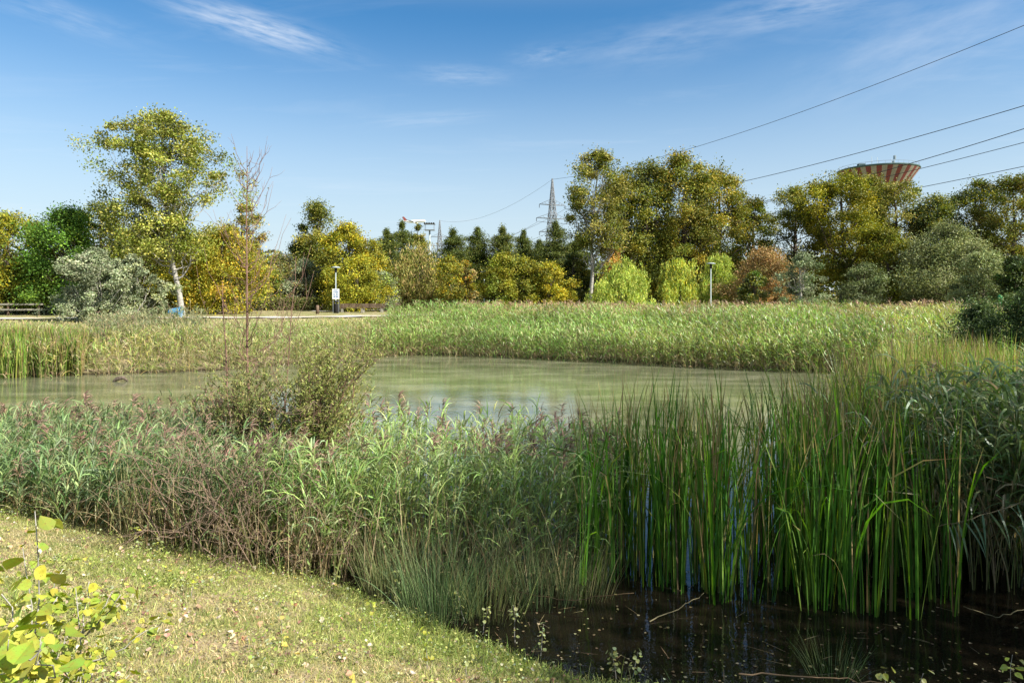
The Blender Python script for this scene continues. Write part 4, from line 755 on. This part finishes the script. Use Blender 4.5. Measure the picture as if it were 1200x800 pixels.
# broad drooping reeds at the right
b = Buf(); P = scatter(rng, 560, [(4.7, 7.5), (5.6, 7.15), (7.5, 7.2), (9, 8.5), (8.6, 9.8), (6.5, 9.2), (5.2, 8.6)]); BLU = [(.11, .17, .06), (.15, .21, .085), (.07, .12, .035), (.19, .24, .10), (.13, .2, .045)]
phrag(b, P, rng.uniform(1.8, 2.35, len(P)), rng, cols=BLU, leafL=.62, leafW=.030, nleaf=13, K=7, lean=.30, plume=.04, droop=2.7, low=.34, wind=3.4, stem_r=.006)
b.build('drooping_reeds', RMATS, label='blue-green reeds with long drooping leaves at the right edge', category='reeds', kind='stuff')

# ground cover of the near bank
def bank_pts(rng, n, p=1.0):
    o = []; m = 0
    while m < n:
        y = 1.2 + 9.3 * rng.random(n * 2) ** p; x = rng.uniform(-.86, .86, n * 2) * y; P = np.c_[x, y]; d = pond_sd(x, y)
        P = P[(d > .02) & (d < 7)]; o.append(P); m += len(P)
    return np.concatenate(o)[:n]
P = bank_pts(rng, 250000, 1.05); n = len(P); d = pond_sd(P[:, 0], P[:, 1]); z = gz(P[:, 0], P[:, 1])
gn = .55 * hash_noise(P[:, 0], P[:, 1], 1.5, 41) + .45 * hash_noise(P[:, 0], P[:, 1], 4.5, 42) + .35 * hash_noise(P[:, 0], P[:, 1], 12, 43)
lush = np.clip(np.interp(d, [0, 1.0, 2.0], [1.4, .6, .05]) + .08 + gn * 1.7 + rng.normal(size=n) * .3, 0, 1)[:, None]
c0 = pal(rng, n, [(.50, .43, .20), (.44, .40, .15), (.58, .50, .28), (.36, .31, .14), (.46, .34, .20)], .2); c1 = pal(rng, n, [(.24, .31, .06), (.18, .25, .05), (.33, .38, .09), (.40, .42, .13)], .2)
cc = c0 * (1 - lush) + c1 * lush
b = Buf(); ribbons(b, np.c_[P, z - .004], rng.uniform(0, 2 * pi, n), rng.uniform(.25, 1.45, n), rng.uniform(0, 1.5, n), rng.uniform(.02, .065, n) * (1 + .8 * lush[:, 0]), rng.uniform(.003, .008, n), cc, K=2, twist=rng.normal(size=n) * .6)
b.build('bank_grass', GRASS, label='short dry and green grass covering the near bank', category='grass', kind='stuff')
# fallen leaves
def broad_leaves(b, P, size, rng, cols, tilt=.5, mi=0, fold=.25, nrmv=None, shape='poplar'):
    """rounded-triangular leaves, two halves folded on the midrib"""
    n = len(P); out = np.array([(0, -.5), (.30, -.42), (.50, -.18), (.40, .12), (.18, .36), (0, .55)]) if shape == 'poplar' else np.array([(0, -.5), (.28, -.35), (.42, 0), (.3, .3), (.12, .45), (0, .5)])
    nn = nrm(np.array([0, 0, 1.]) + tilt * rng.normal(size=(n, 3))) if nrmv is None else nrmv
    a = rng.normal(size=(n, 3)); t = nrm(a - nn * (a * nn).sum(-1, keepdims=True)); s = np.cross(nn, t); size = np.broadcast_to(size, (n,))[:, None, None]
    curl = rng.normal(size=(n, 1, 1)) * .25
    for sg in (-1, 1):
        V = P[:, None] + size * (s[:, None] * (out[None, :, :1] * sg) + t[:, None] * out[None, :, 1:] + nn[:, None] * (fold * out[None, :, :1] + curl * out[None, :, 1:] ** 2))
        idx = np.arange(6) if sg > 0 else np.arange(6)[::-1]
        b.add(V, idx[None] + np.arange(n)[:, None] * 6, cols, mi)
P = bank_pts(rng, 5200); P = P[rng.random(len(P)) < np.clip(.45 + 1.3 * hash_noise(P[:, 0], P[:, 1], 2.6, 71), .08, 1)]; b = Buf(); n = len(P); broad_leaves(b, np.c_[P, gz(P[:, 0], P[:, 1]) + rng.uniform(.012, .04, n)], rng.uniform(.015, .048, n), rng, pal(rng, n, [(.48, .32, .22), (.58, .44, .33), (.38, .22, .14), (.62, .54, .42), (.55, .48, .10), (.22, .12, .08)], .15), .45, fold=.5)
b.build('fallen_leaves', FOL, label='tan and pinkish fallen leaves scattered over the near bank', category='leaves', kind='stuff')
# low leafy weeds
cen = bank_pts(rng, 900); dd = pond_sd(cen[:, 0], cen[:, 1]); pk = rng.random(len(cen)) < np.where((dd < 1.6) | (cen[:, 0] / cen[:, 1] < -.55), 1, .35); cen = cen[pk]
k = np.repeat(np.arange(len(cen)), 34); n = len(k); P = cen[k] + rng.normal(size=(n, 2)) * .09; b = Buf()
broad_leaves(b, np.c_[P, gz(P[:, 0], P[:, 1]) + rng.uniform(.01, .12, n)], rng.uniform(.007, .026, n) * rng.uniform(.6, 1.3, len(cen))[k], rng, pal(rng, n, [(.24, .30, .06), (.33, .37, .10), (.18, .24, .05), (.40, .40, .14), (.34, .37, .22)], .25), .5)
b.build('bank_weeds', FOL, label='patches of small round-leaved weeds in the bank grass', category='weeds', kind='stuff')
# tufts of longer grass at the water's edge
b = Buf(); o = bank_pts(rng, 9000); o = o[pond_sd(o[:, 0], o[:, 1]) < .55]; n = len(o)
ribbons(b, np.c_[o, gz(o[:, 0], o[:, 1]) - .01], rng.uniform(0, 2 * pi, n), rng.uniform(.7, 1.5, n), rng.uniform(.2, 1.6, n), rng.uniform(.08, .28, n), rng.uniform(.003, .007, n), pal(rng, n, [(.12, .20, .04), (.20, .27, .06), (.09, .15, .05), (.26, .27, .1)], .2), K=4, twist=rng.normal(size=n) * .6)
b.build('edge_grass', GRASS, label='longer green grass tufts hanging over the water edge', category='grass', kind='stuff')

b = Buf(); cen = bank_pts(rng, 520); cen = cen[hash_noise(cen[:, 0], cen[:, 1], 1.8, 81) > -.12]; k = np.repeat(np.arange(len(cen)), 30); n = len(k); o = cen[k] + rng.normal(size=(n, 2)) * .035; sz = rng.uniform(.5, 1.3, len(cen))[k]; tint = rng.uniform(.75, 1.25, (len(cen), 1))[k]
ribbons(b, np.c_[o, gz(o[:, 0], o[:, 1]) - .005], rng.uniform(0, 2 * pi, n), rng.uniform(.7, 1.5, n), rng.uniform(.3, 1.7, n), rng.uniform(.05, .13, n) * sz, rng.uniform(.003, .006, n), pal(rng, n, [(.16, .25, .05), (.24, .32, .07), (.11, .18, .04), (.40, .37, .16)], .2) * tint, K=4, twist=rng.normal(size=n) * .6)
b.build('grass_tufts', GRASS, label='scattered longer tufts standing out of the bank grass', category='grass', kind='stuff')

# ------------------------------------------------------------------ single near plants
def ray_ground(px, py):
    t = np.linspace(1, 40, 4000); x = (px - 600) / F * t; z = EYE - (py - HZ) / F * t; g = np.maximum(gz(x, t), 0); k = np.argmax(z <= g); return x[k], t[k], g[k]
def rushes(px, py, n, h, r, label, cols, seed, wid=.005, lean=.25):
    rng = np.random.default_rng(seed); x, y, g = ray_ground(px, py); a = rng.uniform(0, 2 * pi, n); rr = r * rng.random(n) ** .6; P = np.c_[x + rr * np.cos(a), y + rr * np.sin(a)]; z = floor_z(P); b = Buf()
    ribbons(b, np.c_[P, z], a, R(88) - np.abs(rng.normal(size=n)) * lean, np.abs(rng.normal(size=n)) * .5, h * rng.uniform(.5, 1.1, n) + np.maximum(-z, 0), wid * rng.uniform(.7, 1.3, n), pal(rng, n, cols, .2), K=6, power=2, twist=rng.normal(size=n))
    b.build('rush_clump', GRASS, label=label, category='rushes', group='rush clumps at the water edge')
RC = [(.11, .18, .07), (.16, .24, .10), (.08, .14, .055), (.22, .27, .12)]
rushes(512, 718, 420, .90, .40, 'largest fine grey-green rush clump at the front of the middle reeds', RC, 1)
rushes(568, 714, 220, .75, .34, 'yellowish rush clump right of the largest one', [(.22, .25, .09), (.30, .28, .13), (.15, .19, .06)], 2)
rushes(630, 698, 240, .85, .4, 'thin blue-green rush clump standing in the dark water', RC, 3, .0045, .12)
rushes(672, 692, 260, .8, .35, 'sparse rush clump nearest the cattails', [(.10, .15, .06), (.20, .2, .09)], 4, .0045, .15)
rushes(455, 690, 260, .7, .3, 'short pale rush clump where the grass bank meets the middle reeds', [(.22, .27, .10), (.3, .31, .14)], 5)
rushes(975, 787, 90, .35, .12, 'small thin grass tuft at the bottom edge in the dark water', [(.12, .2, .08), (.2, .26, .1)], 6, .004)
def seedling(px, py, h, label, seed, cols, ls=.035, nleaf=16, lean=0., blobs=False, group='poplar seedlings on the near bank', name='poplar_seedling', bark=None, xyz=None, r=.004, branches=0):
    rng = np.random.default_rng(seed); x, y, g = ray_ground(px, py) if xyz is None else xyz; t = empty(name, (x, y, g), label, 'seedling' if name == 'poplar_seedling' else 'sapling', group)
    tt = np.linspace(0, 1, 9); S = np.stack([x + lean * h * tt + np.cumsum(rng.normal(size=9)) * .012 * h, y + np.cumsum(rng.normal(size=9)) * .012 * h, g - .02 + h * tt], -1)
    b = Buf(); tubes(b, S[None], np.linspace(1, .22, 9)[None] * r, sides=6); lv = Buf(); A = []
    paths = [S]
    for k in range(branches):
        s0 = S[rng.integers(1, 7)]; e0 = s0 + np.array([*(rng.normal(size=2) * .22 * h), h * rng.uniform(.12, .35)]); C = curve(s0[None], e0[None], rng, 9, .1, .02)[0]; paths.append(C); tubes(b, C[None], np.linspace(.6, .25, 9)[None] * r, sides=5)
    b.build('stem', bark or PALE_BARK, t)
    for q, Pp in enumerate(paths):
        nl = nleaf if q == 0 else nleaf // 2; f = np.sort(rng.uniform(.1, 1, nl) ** .65) * 8; i = np.minimum(f.astype(int), 7); B = Pp[i] * (1 - (f - i))[:, None] + Pp[i + 1] * (f - i)[:, None]
        a = np.arange(nl) * 2.4 + rng.normal(size=nl) * .5; sz = ls * rng.uniform(.55, 1.25, nl); o = np.stack([np.cos(a), np.sin(a), rng.uniform(-.2, .7, nl)], -1) * (sz * 1.1)[:, None]
        ribbons(lv, B, a, np.full(nl, .35), 0, sz * .7, .0022, (.3, .3, .12), K=1)
        nv = nrm(np.stack([np.cos(a) * .6, np.sin(a) * .6, np.full(nl, .8)], -1) + rng.normal(size=(nl, 3)) * .35)
        broad_leaves(lv, B + o, sz, rng, pal(rng, nl, cols, .15), nrmv=nv, fold=.2)
    lv.build('foliage', SAPLEAF, t)
GG = [(.26, .32, .14), (.34, .40, .2), (.20, .27, .10), (.40, .42, .14)]; YG = [(.34, .38, .05), (.42, .44, .06), (.26, .33, .05)]
SD = [(462, 712, .42, 'tallest grey-green seedling where the bank grass meets the rushes', GG, 20), (545, 728, .32, 'seedling in front of the yellowish rush clump', GG, 16), (566, 742, .28, 'low broad seedling just below the rush clumps', GG, 16),
      (604, 752, .36, 'pale seedling near the water edge left of the dark pool', GG, 20), (634, 768, .30, 'leafy seedling beside the pool corner', GG, 18), (722, 795, .26, 'greyish seedling at the bottom edge where the pool begins', GG, 22), (742, 792, .22, 'small seedling at the bottom edge, right of the greyish one', GG, 18),
      (500, 785, .30, 'yellowish seedling low on the bank at the bottom', YG, 18), (545, 792, .24, 'short seedling at the bottom centre of the bank', GG, 18), (165, 645, .30, 'pale yellow seedling before the dark left reeds', YG + GG, 26), (182, 650, .22, 'shorter companion right of the pale yellow seedling', YG + GG, 18),
      (62, 606, .30, 'yellow-green seedling at the left end of the reed edge', YG, 24), (90, 612, .24, 'second yellow-green seedling at the left reed edge', YG, 20), (440, 740, .28, 'round-leaved seedling in the shaded middle of the bank', YG, 20),
      (388, 690, .2, 'tiny seedling at the lush grass strip', GG, 12), (330, 745, .22, 'small seedling alone in the middle of the dry grass', GG, 14), (225, 700, .18, 'tiny seedling among fallen leaves left of centre', YG, 12)]
for k, (px, py, h, lab, c, nl) in enumerate(SD): seedling(px, py, h, lab, 300 + k, c, .034, nl, lean=[.1, -.15, .2, 0][k % 4])
for k, (px, top, lab, nl) in enumerate(((1180, 764, 'yellow-green seedling at the bottom right corner', 14), (1042, 785, 'small seedling tip at the bottom edge under the cattails', 7), (1086, 786, 'seedling tip right of the small one at the bottom edge', 7))):
    y = 4.3; x = (px - 600) / F * y; zt = EYE - (top - HZ) / F * y; g = max(gz1(x, y), 0); seedling(0, 0, zt - g, lab, 330 + k, YG + GG, .045, nl * 2, xyz=(x, y, g), r=.005)
# foreground saplings at the left edge
def fg(px0, px1, top, y, lab, seed, ls, nl, br, cols=YG + [(.22, .33, .04)]):
    x0 = (px0 - 600) / F * y; x1 = (px1 - 600) / F * y; g = gz1(x0, y); h = EYE - (top - HZ) / F * y - g
    seedling(0, 0, h, lab, seed, cols, ls, nl, lean=(x1 - x0) / h, name='poplar_sapling', group='young poplar saplings at the left edge', xyz=(x0, y, g), r=.0065, branches=br)
fg(62, 8, 598, 2.5, 'near bright poplar sapling leaning left at the left edge', 341, .062, 30, 3)
fg(30, 10, 640, 2.9, 'bushier poplar sapling behind the leaning one at the left edge', 342, .042, 44, 14)
fg(85, 72, 690, 2.9, 'short poplar sapling right of the leaning one at the left edge', 343, .036, 40, 12)
fg(5, -5, 700, 2.5, 'low sapling cut by the left edge of the picture', 344, .045, 40, 12)
fg(60, 55, 742, 2.7, 'lowest poplar sapling in the bottom left corner', 345, .036, 44, 14)
# bare saplings and dead twigs
def bare(px, top, y, label, seed, nbr, r, base_px=None, spread=.5, first=.25, lean_j=.01, twl=.3):
    rng = np.random.default_rng(seed); x = (px - 600) / F * y; bx = x if base_px is None else (base_px - 600) / F * y; g = min(gz1(bx, y), .3); zt = EYE + (HZ - top) / F * y; H = zt - g; K = 12; tt = np.linspace(0, 1, K)
    S = np.stack([bx + (x - bx) * tt + np.cumsum(rng.normal(size=K)) * lean_j * .6, y + np.cumsum(rng.normal(size=K)) * lean_j, g + H * tt], -1)
    t = empty('bare_sapling', (bx, y, g), label, 'sapling', 'bare saplings standing in the near reeds'); b = Buf(); tubes(b, S[None], (r * (1 - tt) ** .8 + .003)[None], sides=7); b.build('trunk', RED_BARK, t)
    f = rng.uniform(first, .95, nbr); s0 = np.stack([np.interp(f, tt, S[:, k]) for k in range(3)], -1); a = rng.uniform(0, 2 * pi, nbr); L = H * twl * (1.15 - f) * rng.uniform(.5, 1.2, nbr)
    e0 = s0 + np.stack([np.cos(a) * spread, np.sin(a) * spread, np.ones(nbr)], -1) * L[:, None]; C = curve(s0, e0, rng, 7, .35, .025); b = Buf(); tubes(b, C, np.linspace(1, .25, 7)[None] * r * .3, sides=4)
    m = nbr * 4; i = rng.integers(0, nbr, m); s1 = C[i, rng.integers(1, 6, m)]; e1 = s1 + nrm(rng.normal(size=(m, 3)) * .55 + [0, 0, 1]) * (L[i] * rng.uniform(.2, .55, m))[:, None]
    tubes(b, curve(s1, e1, rng, 5, .1, .03), np.linspace(1, .3, 5)[None] * r * .14, sides=3); b.build('branches', RED_BARK, t)
bare(289, 172, 11.2, 'tall bare reddish sapling with upswept twigs rising from the near reeds', 401, 44, .028, 294, .55, .36, .012, .36)
bare(262, 330, 11.0, 'shorter bare sapling left of the tall one, leaning left at its top', 402, 7, .020, 276, .5, .5, .02, .2)
bare(345, 300, 11.6, 'slender bare sapling with spreading twigs right of the tall one', 403, 12, .012, 318, .8, .3, .02, .35)
bare(425, 395, 11.0, 'bare leaning stem over the feathery bush', 404, 7, .012, 378, .8, .3, .02, .3)
bare(1052, 372, 16.0, 'rusty brown curved dead stem in the right reeds', 405, 3, .02, 1062, .4, .6, .03, .15)
rng = np.random.default_rng(420)
def twigbush(px, y, w, h, n, label, seed):
    rng = np.random.default_rng(seed); x = (px - 600) / F * y; g = gz1(x, y); t = empty('dead_bush', (x, y, g), label, 'bush', 'dead twiggy bushes'); b = Buf()
    s0 = np.stack([x + rng.normal(size=n) * w * .25, y + rng.normal(size=n) * .2, np.full(n, g - .05) + rng.uniform(0, .5, n) * h], -1); a = rng.uniform(0, 2 * pi, n)
    e0 = s0 + np.stack([np.cos(a) * w * rng.uniform(.4, 1.2, n), np.sin(a) * w * .5 - .25, h * rng.uniform(.0, .8, n)], -1); C = curve(s0, e0, rng, 8, -.35, .03); tubes(b, C, np.linspace(1, .35, 8)[None] * .0055, sides=5)
    m = n * 8; i = rng.integers(0, n, m); s1 = C[i, rng.integers(2, 8, m)]; e1 = s1 + nrm(rng.normal(size=(m, 3)) + [0, 0, .1]) * rng.uniform(.12, .5, (m, 1)); tubes(b, curve(s1, e1, rng, 5, .1, .05), np.linspace(1, .4, 5)[None] * .0032, sides=3)
    b.build('twigs', TWIG, t)
twigbush(262, 7.6, 1.2, 1.7, 44, 'dead reddish-brown twiggy bush tangled into the near reeds left of centre', 421)
twigbush(352, 7.8, .7, 1.2, 18, 'smaller dead bush at the foot of the middle reeds', 422)
def feather(label, px, y, h, n, spread, lean, cols, seed):
    rng = np.random.default_rng(seed); x = (px - 600) / F * y; t = empty('feathery_bush', (x, y, -.1), label, 'bush', 'feathery bushes in the near reeds'); b = Buf(); lv = Buf(); K = 10; q = np.linspace(0, 1, K)
    a = rng.uniform(0, 2 * pi, n); hh = h * rng.uniform(.45, 1.05, n); rr = spread * rng.uniform(.1, 1.1, n); bb = np.stack([x + rng.normal(size=n) * .12, y + rng.normal(size=n) * .12, np.full(n, -.2)], -1)
    e = np.stack([x + np.cos(a) * rr + lean * hh, y + np.sin(a) * rr * .8, hh], -1); S = curve(bb, e, rng, K, -.25, .012); S[..., 2] += (q * (1 - q))[None] * .35 * hh[:, None]
    tubes(b, S, np.linspace(1, .2, K)[None] * .011, sides=5); m = n * 12; i = rng.integers(0, n, m); f = rng.uniform(.3, 1, m) * (K - 1); k = np.minimum(f.astype(int), K - 2); s1 = S[i, k] * (1 - (f - k))[:, None] + S[i, k + 1] * (f - k)[:, None]
    d1 = nrm(nrm(S[i, -1] - S[i, 0]) + rng.normal(size=(m, 3)) * .5); e1 = s1 + d1 * rng.uniform(.12, .42, (m, 1)); C = curve(s1, e1, rng, 6, .15, .02); tubes(b, C, np.linspace(1, .3, 6)[None] * .0025, sides=3)
    b.build('stems', RED_BARK, t); w = 15; f = rng.uniform(.0, 1, (m, w)) * 5; k = np.minimum(f.astype(int), 4); ar = np.arange(m)[:, None]; P = (C[ar, k] * (1 - (f - k))[..., None] + C[ar, k + 1] * (f - k)[..., None]).reshape(-1, 3)
    D_ = np.repeat(d1, w, 0) + rng.normal(size=P.shape) * .6; rhombs(lv, P + D_ * .012, rng.uniform(.03, .075, len(P)), .014, rng, pal(rng, len(P), cols, .2), (0, 0, .3), along=D_); lv.build('foliage', FOL, t)
feather('feathery yellow-green bush leaning over the near reeds', 350, 9.5, 2.35, 130, .75, .16, [(.24, .28, .07), (.30, .33, .09), (.17, .21, .05), (.36, .35, .13)], 430)
feather('lower feathery olive bush around the foot of the tall bare sapling', 290, 9.9, 2.0, 90, .8, .02, [(.18, .22, .06), (.25, .28, .09), (.13, .17, .05), (.31, .29, .11)], 431)
# broken stalks lying over the water
def stalk(pts, r, label, seed, leaves=0):
    rng = np.random.default_rng(seed); P = np.array(pts, float); t = np.linspace(0, 1, 14); S = np.stack([np.interp(t, np.linspace(0, 1, len(P)), P[:, k]) for k in range(3)], -1); S[1:-1] += rng.normal(size=(12, 3)) * .008
    e = empty('broken_stalk', S[0], label, 'reed stalk', 'broken reed stalks over the dark water'); b = Buf(); tubes(b, S[None], np.linspace(1, .5, 14)[None] * r, pal(rng, 1, [(.20, .155, .085)]), sides=6); b.build('stem', DRY, e)
    if leaves:
        q = np.linspace(.15, .9, leaves); B = np.stack([np.interp(q, t, S[:, k]) for k in range(3)], -1); b = Buf(); ribbons(b, B, rng.uniform(4.2, 5.2, leaves), np.full(leaves, -.7), rng.uniform(.5, .9, leaves), rng.uniform(.28, .46, leaves), .022, pal(rng, leaves, [(.08, .14, .06), (.11, .17, .08)]), K=6, twist=rng.normal(size=leaves) * .4); b.build('leaf_blades', REED, e)
stalk([(1.35, 6.7, .01), (1.7, 6.9, .05), (2.0, 7.1, .12)], .006, 'broken dry stalk slanting out of the water left of the cattails', 1)
stalk([(1.9, 5.72, .04), (2.6, 5.68, .03), (3.1, 5.6, .02)], .007, 'pale dry stalk floating near the bottom edge', 2)
stalk([(.0, 7.2, .1), (.6, 7.0, .08), (1.25, 7.0, .16)], .006, 'bent brown stalk lying in front of the rushes', 3)
stalk([(5.9, 7.3, 1.05), (5.2, 7.0, 1.08), (4.6, 6.8, 1.0), (4.2, 6.75, .92)], .005, 'bent dry reed hanging its leaves over the water at right', 4, 16)
stalk([(5.2, 6.9, .05), (4.7, 6.6, .1), (4.3, 6.5, .25)], .006, 'thin broken stalk low in the dark water at right', 5)
x, y, g = ray_ground(140, 447)
b = Buf(); tubes(b, [[(x - .25, y, -.02), (x - .1, y, .10), (x + .1, y + .1, .14), (x + .25, y + .15, -.02)]], [[.03, .08, .07, .02]], sides=9); b.build('floating_log', BARK, label='dark snag of wood poking out of the water near the far left shore', category='log')

# litter floating on the near water
rng = np.random.default_rng(900); P = rng.uniform((-1.5, 5.3), (7.5, 9.5), (5000, 2)); d = pond_sd(P[:, 0], P[:, 1]); P = P[(d < -.03) & (rng.random(len(P)) < np.exp(d * 1.6) + .03 + .35 * (hash_noise(P[:, 0], P[:, 1], 2.2, 61) > .45))]; n = len(P); b = Buf()
broad_leaves(b, np.c_[P, np.full(n, .006)], rng.uniform(.008, .035, n), rng, pal(rng, n, [(.16, .12, .06), (.22, .2, .07), (.10, .075, .04), (.3, .26, .14)], .2), .06, fold=.05)
m = 130; Q = P[rng.integers(0, n, m)]; ribbons(b, np.c_[Q, np.full(m, .008)], rng.uniform(0, 6.3, m), rng.uniform(0, .06, m), .0, rng.uniform(.05, .3, m), .007, pal(rng, m, [(.24, .19, .1), (.15, .12, .07)], .2), K=2)
b.build('floating_litter', FOL, label='dead leaves and broken reed bits floating on the dark near water', category='litter', kind='stuff')
